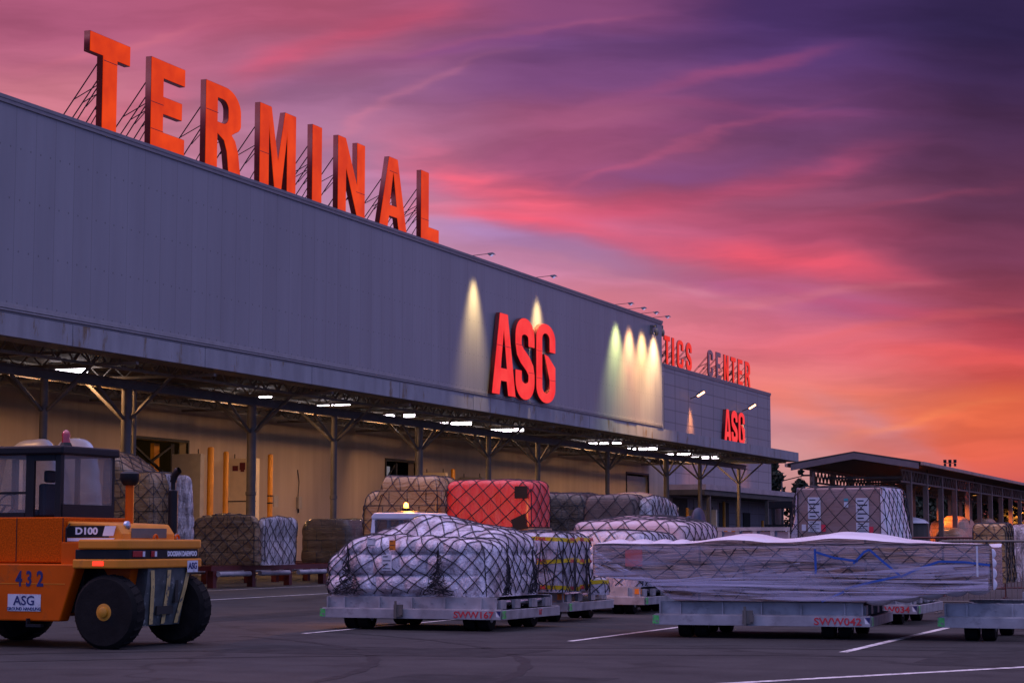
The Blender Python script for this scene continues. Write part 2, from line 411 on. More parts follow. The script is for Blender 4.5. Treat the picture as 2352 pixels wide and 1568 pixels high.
L_brown = load_mat('film_over_brown_cartons', (.46, .33, .17), (.15, .08, .03), (.27, .15, .06), .55, .16, bump=1.0, streak=(.8, .8, 7), lo=.42, hi=.72)  # golden glints of the canopy lamps put into the film colour
L_brown2 = load_mat('film_over_tan_cartons', (.60, .40, .18), (.36, .18, .05), (.48, .27, .09), .5, .25, cell=(.5, .36), bump=.8, streak=(.9, .9, 5), lo=.42, hi=.7)  # amber lamplight put into the film and carton colours
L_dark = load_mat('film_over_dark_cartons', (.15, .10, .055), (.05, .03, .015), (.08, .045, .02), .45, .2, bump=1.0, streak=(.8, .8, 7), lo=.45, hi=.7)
L_red = load_mat('red_wrapped_drums', (.70, .20, .17), (.85, .045, .028), (.72, .03, .022), .42, .3, cell=(.8, 2.5), mortar=.004, bump=.5, streak=(5, 5, 1), lo=.45, hi=.7)
L_pink = load_mat('pale_cartons', (.66, .60, .68), (.52, .33, .34), (.60, .48, .52), .55, .38, cell=(1.1, .5), bump=.4, streak=(1, 1, 6), lo=.4, hi=.66)
L_tape = load_mat('film_over_pale_sacks', (.62, .60, .70), (.30, .24, .28), (.50, .46, .54), .8, .32, cell=(.6, .4), mortar=.01, bump=.8, streak=(3, 3, 1), lo=.35, hi=.62)
L_foil = load_mat('crumpled_clear_film', (.78, .72, .74), (.16, .11, .10), (.30, .24, .24), 1.0, .18, cell=(.5, .4), bump=1.6, streak=(7, 7, 1.6), lo=.42, hi=.58)
L_crate = load_mat('big_brown_carton', (.40, .32, .34), (.30, .17, .14), (.27, .15, .12), .35, .4, cell=(5, 5), mortar=.0, bump=.25, streak=(1, 1, 3), lo=.4, hi=.75)
L_sheet = load_mat('milky_top_sheet', (.80, .78, .84), (.66, .60, .66), (.70, .64, .70), .9, .4, cell=(5, 5), mortar=0, bump=.35, streak=(.6, 3, 1), lo=.3, hi=.6)
L_long = load_mat('film_over_long_crates', (.46, .40, .48), (.24, .12, .09), (.44, .26, .17), .40, .24, cell=(1.9, .30), mortar=.02, bump=1.2, streak=(.35, .35, 6), lo=.40, hi=.68)
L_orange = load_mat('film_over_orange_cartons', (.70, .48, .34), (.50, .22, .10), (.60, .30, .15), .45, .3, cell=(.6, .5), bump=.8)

# stretched film strips: partly clear
def film_mat(name, col=(.62, .62, .82), lo=.38, hi=.72, amax=.6, sc=(.5, .5, 10), rot=(0, .12, 0)):
    m = bpy.data.materials.new(name); m.use_nodes = True; nt = m.node_tree; b = nt.nodes['Principled BSDF']
    b.inputs['Base Color'].default_value = (*col, 1); b.inputs['Roughness'].default_value = .3
    tcn = nn(nt, 'ShaderNodeTexCoord'); mp = nn(nt, 'ShaderNodeMapping'); mp.inputs['Scale'].default_value = sc; mp.inputs['Rotation'].default_value = rot
    nt.links.new(tcn.outputs['Object'], mp.inputs[0]); n = nn(nt, 'ShaderNodeTexNoise'); n.inputs['Scale'].default_value = 1.6; n.inputs['Detail'].default_value = 9
    n.inputs['Distortion'].default_value = .4
    nt.links.new(mp.outputs[0], n.inputs['Vector']); r = nn(nt, 'ShaderNodeMapRange'); r.inputs['From Min'].default_value = lo; r.inputs['From Max'].default_value = hi; r.inputs['To Max'].default_value = amax
    nt.links.new(n.outputs['Fac'], r.inputs[0]); nt.links.new(r.outputs[0], b.inputs['Alpha'])
    return m
m_film = film_mat('stretch_film', (.58, .53, .68), .40, .70, .55, (.5, .5, 5), (0, .2, 0))
m_film2 = film_mat('twisted_film', (.74, .68, .82), .42, .70, .8, (.25, 1, 16))

# ------------------------------------------------------------------ loads: rounded stacks under film, with a draped net
def snoise(rng, k, f):
    ws = [(rng.uniform(-1, 1, 3) * f * rng.uniform(.6, 1.8), rng.uniform(0, 6.28), rng.uniform(.5, 1)) for _ in range(k)]
    def g(P): return sum(a * np.sin(P @ w + ph) for w, ph, a in ws) / math.sqrt(k)
    return g
class Load:
    """superelliptic stack: half sizes hw,hd, top height H(nx,ny), lumps like sacks or cartons"""
    def __init__(s, hw, hd, H, tapy=None, n=9, m=9, taper=.03, lump=.03, lw=.55, lh=.4, rough=.02, seed=1, drum=False):
        s.tapy = tapy; s.hw, s.hd, s.H, s.n, s.m, s.taper, s.lump, s.lw, s.lh = hw, hd, H, n, m, taper, lump, lw, lh
        rng = np.random.default_rng(seed); s.n1 = snoise(rng, 9, 2.2); s.n2 = snoise(rng, 12, 7.0); s.rough = rough
        t = np.linspace(0, 2 * np.pi, 4001); c = np.cos(t); q = np.sin(t)
        px = np.sign(c) * np.abs(c) ** (2 / n) * hw; py = np.sign(q) * np.abs(q) ** (2 / n) * hd
        d = np.r_[0, np.cumsum(np.hypot(np.diff(px), np.diff(py)))]; s.per = d[-1]
        s.ptab = (d / d[-1], px / hw, py / hd)
        h0 = float(np.mean(H(np.array([-.9, 0, .9]), np.array([-.9, 0, .9]))))
        th = np.linspace(0, np.pi / 2, 2001); k = np.cos(th) ** (2 / m); z = np.sin(th) ** (2 / m)
        dd = np.r_[0, np.cumsum(np.hypot(np.diff(k) * (hw + hd) / 2, np.diff(z) * h0))]
        s.qtab = (dd / dd[-1], k, z); s.h0 = h0; s.qlen = dd[-1]
    def raw(s, cx, cy, k, z):
        Hh = s.H(cx * k, cy * k); tp = 1 - s.taper * z
        tq = tp if s.tapy is None else 1 - s.tapy * z
        return np.stack([s.hw * cx * k * tp, s.hd * cy * k * tq, z * Hh], -1)
    def pos(s, cx, cy, k, z, off=0.0):
        P = s.raw(cx, cy, k, z)
        side = np.clip((1 - z) * 12 + .0, 0, 1) if False else (z < .93).astype(float)
        w = k ** 6
        nx = np.sign(cx) * np.abs(cx) ** (s.n - 1) / s.hw; ny = np.sign(cy) * np.abs(cy) ** (s.n - 1) / s.hd
        ln = np.hypot(nx, ny) + 1e-9; N = np.stack([nx / ln * w, ny / ln * w, 1 - w + 1e-3], -1); N /= np.linalg.norm(N, axis=-1, keepdims=True)
        u = np.where(np.abs(nx) > np.abs(ny), P[..., 1], P[..., 0]); row = np.floor(P[..., 2] / s.lh)
        a = np.abs(np.sin(np.pi * (u / s.lw + .37 * row + .2 * np.sin(row * 5)))) ** .55; b = np.abs(np.sin(np.pi * P[..., 2] / s.lh)) ** .55
        at = np.abs(np.sin(np.pi * P[..., 0] / s.lw)) ** .55 * np.abs(np.sin(np.pi * P[..., 1] / s.lw)) ** .55
        L = s.lump * (w * a * b + (1 - w) * at * .8) * np.clip(.62 + .75 * s.n1(P * .55 + 3.1), .12, 1.25)
        d = L + s.rough * (s.n1(P) + .35 * s.n2(P)) + off
        fade = np.clip(P[..., 2] / .12, .15, 1)
        return P + N * (d * fade)[..., None]
    def mesh(s, ns=150, nq=60):
        S = np.linspace(0, 1, ns, endpoint=False); Q = np.linspace(0, 1, nq)
        cx = np.interp(S, s.ptab[0], s.ptab[1]); cy = np.interp(S, s.ptab[0], s.ptab[2])
        k = np.interp(Q, s.qtab[0], s.qtab[1]); z = np.interp(Q, s.qtab[0], s.qtab[2])
        CX, K = np.meshgrid(cx, k); CY, Z = np.meshgrid(cy, z)
        P = s.pos(CX, CY, K, Z).reshape(-1, 3)
        f = [(j * ns + i, j * ns + (i + 1) % ns, (j + 1) * ns + (i + 1) % ns, (j + 1) * ns + i) for j in range(nq - 1) for i in range(ns)]
        b = MB(); b.v = [tuple(p) for p in P]; b.f = f; b.m = [0] * len(f)
        b.add([(-s.hw * .95, -s.hd * .95, 0), (s.hw * .95, -s.hd * .95, 0), (s.hw * .95, s.hd * .95, 0), (-s.hw * .95, s.hd * .95, 0)], [(0, 1, 2, 3)])
        return b
    def drape(s, A, B, off):
        """flat net coordinates -> surface"""
        n = s.n; Hedge = s.h0
        ca = np.clip(A, -s.hw * .999, s.hw * .999); cb = np.clip(B, -s.hd * .999, s.hd * .999); kc = .5 ** (1 / s.m)
        drop = np.maximum(np.abs(A) - s.hw, 0) + np.maximum(np.abs(B) - s.hd, 0)
        nx, ny = ca / s.hw, cb / s.hd
        k = np.maximum((np.abs(nx) ** n + np.abs(ny) ** n) ** (1 / n), 1e-4); cx, cy = nx / k, ny / k
        zside = np.clip(1 - drop / Hedge, 0, 1)
        inside = drop <= 0
        kk = np.clip(k, 0, 1) * kc; ztop = np.interp(kk, s.qtab[1][::-1], s.qtab[2][::-1])
        z = np.where(inside, ztop, zside * kc); kside = np.interp(z, s.qtab[2], s.qtab[1])
        K = np.where(inside, kk, kside)
        return s.pos(cx, cy, K, z, off), drop < Hedge * 1.0
    def net(s, spacing=.3, step=.07, r=.010, off=.016, wob=.06, seed=3, bottom=.0):
        rng = np.random.default_rng(seed); g1 = snoise(rng, 6, 1.8); g2 = snoise(rng, 6, 1.8); b = MB()
        Lx = s.hw + s.h0 * (1 - bottom); Ly = s.hd + s.h0 * (1 - bottom); D = spacing * 1.414
        span = Lx + Ly
        for sg in (1, -1):
            for c in np.arange(-span, span, D):
                t = np.arange(-span, span, step); A = (c + t) / 1.0 * .5 * 1.0 + 0; Bv = sg * (c - t) * .5
                A = A * 1.0; P0 = np.stack([A, Bv, np.zeros_like(A)], -1)
                A2 = A + wob * g1(P0); B2 = Bv + wob * g2(P0)
                ok = (np.abs(A2) < Lx) & (np.abs(B2) < Ly)
                P, m = s.drape(A2, B2, off); ok &= m
                run = []
                for i in range(len(t)):
                    if ok[i]: run.append(P[i])
                    else:
                        if len(run) > 1: b.tube(run, r, 3)
                        run = []
                if len(run) > 1: b.tube(run, r, 3)
        return b
def flat(h): return lambda x, y: h + 0 * x
def domed(h, d, e=.5): return lambda x, y: h + d * np.exp(-(x * x + y * y) / e)

def cargo(name, label, edge, depth, left, right, top, base_z, matl, H=None, net=True, lump=.03, lw=.55, lh=.4, rough=.02, taper=.03,
          seed=1, res=(110, 44), n=10, spacing=.32, r=.011, step=.1, group='netted cargo loads waiting outside the terminal', dome=0.0, rot=0, m=10, name2='wrapped_load'):
    """box from picture measurements: near vertical edge at pixel column edge and camera depth, faces reaching columns left and right, top at row top"""
    p = at_depth(edge, 1244, depth); l = on_y(left, 1244, p.y); rr = on_x(right, 1244, p.x)
    w = p.x - l.x; d = rr.y - p.y; zt = at_depth(edge, top, depth).z; h = zt - base_z
    t = thing(name, label, 'cargo pallet', (p.x - w / 2, p.y + d / 2, base_z), rot, group)
    L = Load(w / 2, d / 2, H(h) if H else domed(h - dome * .6, dome, .5), n=n, m=m, taper=taper, lump=lump, lw=lw, lh=lh, rough=rough, seed=seed)
    soft(L.mesh(*res).build(name2, matl, t, fix=False), 60)
    if net: L.net(spacing, step, r, seed=seed + 20).build('cargo_net', m_rope, t, fix=False)
    return t, L, (w, d, h)

# ------------------------------------------------------------------ lettering
def text(s, size, parent, m, loc, face='y', name='lettering', sx=1.0, bold=.0, depth=.003):
    cu = bpy.data.curves.new(name, 'FONT'); cu.body = s; cu.size = size; cu.extrude = depth; cu.offset = bold; cu.align_x = 'CENTER'; cu.align_y = 'CENTER'
    cu.resolution_u = 3
    tmp = bpy.data.objects.new('tmp', cu); COL.objects.link(tmp)
    bpy.context.view_layer.update()
    me = bpy.data.meshes.new_from_object(tmp.evaluated_get(bpy.context.evaluated_depsgraph_get()))
    bpy.data.objects.remove(tmp); bpy.data.curves.remove(cu)
    rot = Matrix.Rotation(R(90), 4, 'X') if face == 'y' else Matrix.Rotation(R(90), 4, 'Z') @ Matrix.Rotation(R(90), 4, 'X')
    if face == 'z': rot = Matrix.Identity(4)
    me.transform(Matrix.Translation(loc) @ rot @ Matrix.Diagonal((sx, 1, 1, 1)))
    me.materials.clear(); me.materials.append(m); me.name = name
    o = bpy.data.objects.new(name, me); link(o, parent); return o

def arc(cx, cy, rx, ry, a0, a1, n=14):
    return [(cx + rx * math.cos(R(a0 + (a1 - a0) * i / n)), cy + ry * math.sin(R(a0 + (a1 - a0) * i / n))) for i in range(n + 1)]
def offs(path, t):
    L_, R_ = [], []
    for i, p in enumerate(path):
        a = path[max(i - 1, 0)]; b = path[min(i + 1, len(path) - 1)]
        d = math.hypot(b[0] - a[0], b[1] - a[1]); nx, ny = -(b[1] - a[1]) / d, (b[0] - a[0]) / d
        tt = t(i / (len(path) - 1)) if callable(t) else t
        L_.append((p[0] + nx * tt / 2, p[1] + ny * tt / 2)); R_.append((p[0] - nx * tt / 2, p[1] - ny * tt / 2))
    return L_ + R_[::-1]
def glyph(ch, w, H, t):
    v = t * .92  # bar thickness
    if ch == 'I': return [[(0, 0), (w, 0), (w, H), (0, H)]]
    if ch == 'T': c = w / 2; return [[(c - t / 2, 0), (c + t / 2, 0), (c + t / 2, H - v * .86), (w, H - v * .86), (w, H), (0, H), (0, H - v * .86), (c - t / 2, H - v * .86)]]
    if ch == 'L': return [[(0, 0), (w, 0), (w, v * .85), (t, v * .85), (t, H), (0, H)]]
    if ch == 'E':
        b = v * .84; return [[(0, 0), (w, 0), (w, b), (t, b), (t, H * .5 - b / 2), (w * .92, H * .5 - b / 2), (w * .92, H * .5 + b / 2), (t, H * .5 + b / 2), (t, H - b), (w, H - b), (w, H), (0, H)]]
    if ch == 'N': return [[(0, 0), (t, 0), (t, H * .60), (w - t, 0), (w, 0), (w, H), (w - t, H), (w - t, H * .42), (t * .95, H), (0, H)]]
    if ch == 'M': c = w / 2; return [[(0, 0), (t, 0), (t, H * .72), (c - t * .38, 0), (c + t * .38, 0), (w - t, H * .72), (w - t, 0), (w, 0), (w, H), (w - t * 1.25, H), (c, H * .36), (t * 1.25, H), (0, H)]]
    if ch == 'A':
        c = w / 2; a = t * .52
        return [[(0, 0), (t * .98, 0), (t * 1.18, H * .17), (w - t * 1.18, H * .17), (w - t * .98, 0), (w, 0), (c + a, H), (c - a, H)],
                [(c - .16 * w + .03 * w, H * .33), (c + .13 * w, H * .33), (c, H * .80)]]
    if ch == 'R':
        r = H * .16
        out = [(0, 0), (t, 0), (t, H * .42)] + [(w * .52, H * .36), (w * .60, H * .24), (w - t * 1.05, 0), (w, 0), (w * .93, H * .26), (w * .84, H * .40), (w * .74, H * .455)] + \
              arc(w - w * .40, H * .60, w * .40, H * .13, -50, 0, 6) + arc(w - w * .45, H * .74, w * .45, H * .26, 0, 90, 10) + [(0, H)]
        hole = [(t, H * .56)] + arc(w * .48, H * .65, w * .16, H * .09, -90, 0, 6) + arc(w * .48, H * .74, w * .16, H * .10, 0, 90, 6) + [(t, H * .84)]
        return [out, hole]
    if ch == 'C':
        ro, rx = H * .17, w / 2; ri = (w - 2 * t) / 2
        o = arc(rx, H - ro, rx, ro, 0, 180) + arc(rx, ro, rx, ro, 180, 360) + [(w, H * .36), (w - t, H * .36)]
        i = arc(rx, ro + .01, ri, ro - t * .75, 360, 180) + arc(rx, H - ro, ri, ro - t * .75, 180, 0) + [(w - t, H * .64), (w, H * .64)]
        return [o + i]
    if ch == 'S':
        a = w - t; x0 = t / 2; cx = w / 2; ry = H * .13
        p = [(w - t / 2, H * .66)] + arc(cx, H - ry - t * .45, a / 2, ry, 0, 180, 14) + [(x0, H * .68), (x0 + a * .06, H * .60), (x0 + a * .28, H * .53), (cx, H * .49), (x0 + a * .74, H * .44), (x0 + a * .95, H * .37), (x0 + a, H * .30)] + \
            arc(cx, ry + t * .45, a / 2, ry, 0, -180, 14) + [(x0, H * .35)]
        return [offs(p, t)]
    if ch == 'G':   # the firm's cut G
        ro, rx = H * .20, w / 2; ri = (w - 2 * t) / 2
        o = [(w, H * .65)] + arc(rx, H - ro, rx, ro, 0, 180) + arc(rx, ro, rx, ro, 180, 360) + [(w, H * .47), (w * .62, H * .60), (w * .42, H * .615)]
        i = [(w * .69, H * .30)] + arc(rx, ro + .02, ri, ro - t * .6, 350, 180) + arc(rx, H - ro, ri, ro - t * .6, 180, 0) + [(w - t, H * .65)]
        return [o + i]
def glyph_mesh(loops, depth, inset=0.0):
    cu = bpy.data.curves.new('g', 'CURVE'); cu.dimensions = '2D'; cu.fill_mode = 'BOTH'; cu.extrude = depth / 2; cu.offset = -inset
    for lp in loops:
        sp = cu.splines.new('POLY'); sp.points.add(len(lp) - 1)
        for i, (x, y) in enumerate(lp): sp.points[i].co = (x, y, 0, 1)
        sp.use_cyclic_u = True
    o = bpy.data.objects.new('g', cu); COL.objects.link(o); bpy.context.view_layer.update()
    me = bpy.data.meshes.new_from_object(o.evaluated_get(bpy.context.evaluated_depsgraph_get()))
    bpy.data.objects.remove(o); bpy.data.curves.remove(cu); return me
def glow_mat(name, c0, c1, s0=1.0):
    m = bpy.data.materials.new(name); m.use_nodes = True; nt = m.node_tree; b = nt.nodes['Principled BSDF']
    b.inputs['Base Color'].default_value = (c0[0] * .04, c0[1] * .04, c0[2] * .04, 1); b.inputs['Roughness'].default_value = .35; b.inputs['Specular IOR Level'].default_value = .1
    tcn = nn(nt, 'ShaderNodeTexCoord'); n = nn(nt, 'ShaderNodeTexNoise'); n.inputs['Scale'].default_value = .9; n.inputs['Detail'].default_value = 3
    nt.links.new(tcn.outputs['Object'], n.inputs['Vector']); r = nn(nt, 'ShaderNodeValToRGB'); nt.links.new(n.outputs['Fac'], r.inputs[0])
    r.color_ramp.elements[0].position = .35; r.color_ramp.elements[1].position = .65
    r.color_ramp.elements[0].color = (*c0, 1); r.color_ramp.elements[1].color = (*c1, 1)
    nt.links.new(r.outputs[0], b.inputs['Emission Color']); b.inputs['Emission Strength'].default_value = s0
    return m
g_orange = glow_mat('orange_lit_face', lin((205, 52, 2)), lin((232, 66, 2)))
g_red = glow_mat('red_lit_face', lin((240, 42, 40)), lin((250, 62, 56)))
g_red2 = glow_mat('far_red_lit_face', lin((226, 40, 16)), lin((240, 50, 22)))
m_ret = mat('letter_return_dark_red', (.20, .008, .006), .5, 0, .2, 2)
m_ret_lit = mat('letter_return_red', (.13, .006, .006), .5, 0, .2, 2)
m_unlit = mat('unlit_letter_face', (.44, .20, .19), .5, 0, .12, 3)
def sign_letter(ch, y0, y1, z0, z1, X, t, label, face, group, depth=.2, struts=True, seams=(), roof_z=14.9, reach=1.9, ret=m_ret):
    w, H = y1 - y0, z1 - z0
    th = thing('sign_letter', label, 'sign letter', (X, y0, z0), 0, group)
    rot = Matrix.Rotation(R(90), 4, 'Z') @ Matrix.Rotation(R(90), 4, 'X'); lp = glyph(ch, w, H, t)
    me = glyph_mesh(lp, depth); me.transform(Matrix.Translation((-depth / 2, 0, 0)) @ rot); me.materials.clear(); me.materials.append(ret); me.name = 'letter_return'
    link(bpy.data.objects.new('letter_return', me), th)
    me = glyph_mesh(lp, .02, .018); me.transform(Matrix.Translation((.012, 0, 0)) @ rot); me.materials.clear(); me.materials.append(face); me.name = 'lit_face'
    link(bpy.data.objects.new('lit_face', me), th)
    if struts:
        zr = roof_z - z0
        for yy in ((t * .3, w - t * .3) if ch not in 'TIELCS' else ((w / 2 - t * .3, w / 2 + t * .3) if ch == 'T' else ((w * .2, w * .8) if ch == 'I' else (t * .2, t * .8)))):
            b = MB()
            ys = yy if ch != 'A' else w / 2 + (yy - w / 2) * .35
            b.bar((-depth, ys, H * .76), (-depth - reach, ys, zr), .022, 5)
            b.bar((-depth, ys, H * .50), (-depth - reach * .62, ys, zr), .022, 5)
            b.bar((-depth, ys, H * .22), (-depth - reach * .25, ys, zr), .018, 5)
            b.bar((-depth, ys, H * .50), (-depth - reach * .52, ys, zr + (H * .76 - zr) * .48), .018, 5)
            b.bar((-depth, ys, H * .42), (-depth - reach * .26, ys, zr + (H * .50 - zr) * .55), .016, 5)
            b.build('strut_frame', m_black, th)
    for (yy, zz, ln, rz_) in seams:
        s = MB(); s.box(.0225, .026, yy * w, (yy + ln) * w, zz * H - .012, zz * H + .012); o = s.build('face_joint', m_ret, th)
    return th
# ------------------------------------------------------------------ ground
def ground_mat():
    m = bpy.data.materials.new('asphalt'); m.use_nodes = True; nt = m.node_tree; b = nt.nodes['Principled BSDF']
    g = nn(nt, 'ShaderNodeNewGeometry')
    def noise(sc, det, ro=.6, vec=None):
        n = nn(nt, 'ShaderNodeTexNoise'); n.inputs['Scale'].default_value = sc; n.inputs['Detail'].default_value = det; n.inputs['Roughness'].default_value = ro
        nt.links.new(vec or g.outputs['Position'], n.inputs['Vector']); return n.outputs['Fac']
    big = noise(.16, 6); mid = noise(1.1, 8); fine = noise(26, 4, .85)
    mp = nn(nt, 'ShaderNodeMapping'); mp.inputs['Scale'].default_value = (.25, 1.6, 1); mp.inputs['Rotation'].default_value = (0, 0, R(12)); nt.links.new(g.outputs['Position'], mp.inputs[0])
    tyre = noise(1.0, 5, .5, mp.outputs[0])
    def ma(op, a, bb):
        n = nn(nt, 'ShaderNodeMath', operation=op)
        for i, v in enumerate((a, bb)):
            if isinstance(v, (int, float)): n.inputs[i].default_value = v
            else: nt.links.new(v, n.inputs[i])
        return n.outputs[0]
    val = ma('ADD', ma('ADD', ma('MULTIPLY', big, .9), ma('MULTIPLY', mid, .9)), ma('ADD', ma('MULTIPLY', fine, 1.3), ma('MULTIPLY', tyre, .45)))
    vo = nn(nt, 'ShaderNodeTexVoronoi', feature='DISTANCE_TO_EDGE'); vo.inputs['Scale'].default_value = .13
    mw = nn(nt, 'ShaderNodeMix', data_type='VECTOR'); mw.inputs[0].default_value = .12
    nz = nn(nt, 'ShaderNodeTexNoise'); nz.inputs['Scale'].default_value = .8; nz.inputs['Detail'].default_value = 6; nt.links.new(g.outputs['Position'], nz.inputs['Vector'])
    va = nn(nt, 'ShaderNodeVectorMath', operation='MULTIPLY_ADD'); nt.links.new(nz.outputs['Color'], va.inputs[0]); va.inputs[1].default_value = (1.6, 1.6, 0); nt.links.new(g.outputs['Position'], va.inputs[2])
    nt.links.new(va.outputs[0], vo.inputs['Vector'])
    cr = nn(nt, 'ShaderNodeMapRange'); cr.inputs['From Max'].default_value = .012; cr.inputs['To Min'].default_value = .55; nt.links.new(vo.outputs['Distance'], cr.inputs[0])
    r = nn(nt, 'ShaderNodeValToRGB'); nt.links.new(ma('DIVIDE', val, 3.55), r.inputs[0])
    r.color_ramp.elements[0].position = .36; r.color_ramp.elements[1].position = .66
    r.color_ramp.elements[0].color = (.011, .011, .012, 1); r.color_ramp.elements[1].color = (.066, .064, .064, 1)
    st = noise(.55, 4, .5, va.outputs[0]); sr = nn(nt, 'ShaderNodeMapRange'); sr.inputs['From Min'].default_value = .60; sr.inputs['From Max'].default_value = .68; sr.inputs['To Min'].default_value = 1; sr.inputs['To Max'].default_value = .62; nt.links.new(st, sr.inputs[0])
    hv = nn(nt, 'ShaderNodeHueSaturation'); nt.links.new(r.outputs[0], hv.inputs['Color']); nt.links.new(ma('MULTIPLY', cr.outputs[0], sr.outputs[0]), hv.inputs['Value'])
    nt.links.new(hv.outputs[0], b.inputs['Base Color']); b.inputs['Roughness'].default_value = .75; b.inputs['Specular IOR Level'].default_value = .18
    bp = nn(nt, 'ShaderNodeBump'); bp.inputs['Strength'].default_value = .5; bp.inputs['Distance'].default_value = .01; nt.links.new(fine, bp.inputs['Height']); nt.links.new(bp.outputs[0], b.inputs['Normal'])
    return m
b = MB(); b.add([(-900, -60, 0), (900, -60, 0), (900, 1500, 0), (-900, 1500, 0)], [(0, 1, 2, 3)])
tag(b.build('ground', ground_mat()), kind='structure')
m_patch = mat('patch_asphalt', (.026, .026, .027), .8, 0, .35, 2.5, spec=.15, dirt=(.045, .043, .043), dscale=4)
for x0, x1, y0, y1 in ((-14.2, -9.9, 24.2, 26.3), (-4.6, -1.5, 24.8, 29.5), (-20.5, -19.2, 30, 52), (-9.5, -7.2, 19.4, 21.2)):
    b = MB(); b.add([(x0, y0, .002), (x1, y0 + .2, .002), (x1 + .1, y1, .002), (x0 - .05, y1 - .15, .002)], [(0, 1, 2, 3)]); tag(b.build('asphalt_patch', m_patch, fix=False), kind='structure')
m_track = mat('tyre_mark', (.024, .024, .025), .7, 0, .4, 5, spec=.15)
for cx, cy, rr, a0, a1 in ((-22, 18, 14, -8, 62), (-22, 18, 12.1, -4, 60), (-2, 8, 20.5, 78, 140), (-2, 8, 18.8, 80, 138)):
    b = MB(); vs = []
    for i in range(41):
        a = R(a0 + (a1 - a0) * i / 40); w_ = .10 * (.5 + .5 * math.sin(i * .9) ** 2)
        vs += [(cx + (rr - w_) * math.cos(a), cy + (rr - w_) * math.sin(a), .003), (cx + (rr + w_) * math.cos(a), cy + (rr + w_) * math.sin(a), .003)]
    b.add(vs, [(2 * i, 2 * i + 1, 2 * i + 3, 2 * i + 2) for i in range(40)]); tag(b.build('tyre_mark', m_track, fix=False), kind='structure')
def line(p, q, w):
    p, q = Vector((*p, 0)), Vector((*q, 0)); d = (q - p).normalized(); a = Vector((-d.y, d.x, 0)) * w / 2; z = Vector((0, 0, .004))
    m = MB(); n = max(2, int((q - p).length / .5)); rng = random.Random(3)
    vs = []
    for i in range(n + 1):
        c = p + (q - p) * i / n; vs += [c + a * (1 + rng.uniform(-.08, .08)) + z, c - a * (1 + rng.uniform(-.08, .08)) + z]
    m.add(vs, [(2 * i, 2 * i + 1, 2 * i + 3, 2 * i + 2) for i in range(n)])
    tag(m.build('road_marking', m_line, fix=False), kind='structure')
line((-15.42, 29.6), (-15.47, 39.0), .11); line((-10.45, 28.8), (-10.3, 39.6), .12); line((-5.93, 27.3), (-5.9, 38.9), .13)
line((-8.6, 16.45), (-1.2, 28.0), .16); line((-26.5, 38), (-27.2, 75), .13); line((-31.6, 38), (-31.8, 75), .10)

# ------------------------------------------------------------------ main terminal building (axes: facade faces +X, runs along Y)
T = thing('terminal_building', 'long grey metal terminal hall with a tall blank parapet screen above its dock canopy', 'building', (-48, 90, 0))
TX, TY = 48, -90
def shift(o, dx_, dy_): o.location = (dx_, dy_, 0); return o
def tpart(b, name, m, **k): o = b.build(name, m, T, **k); o.location = (48, -90, 0); return o
b = MB(); b.box(-47.9, -36, 8, 115.75, 8.36, 14.82); tpart(b, 'parapet_screen', m_clad)
b = MB(); b.box(-48, -35.93, 8, 115.83, 14.82, 14.93); b.box(-36.0, -35.95, 8, 115.78, 14.70, 14.817); tpart(b, 'parapet_cap', m_cap)
b = MB()
for z0, z1, x in ((8.50, 8.56, -35.95), (8.42, 8.46, -35.93)): b.box(-35.998, x, 8, 115.74, z0, z1)
b.box(-35.998, -35.965, 8, 115.74, 8.565, 8.66); tpart(b, 'base_flashing', mat('flashing', (.27, .26, .27), .45, .1, .12))
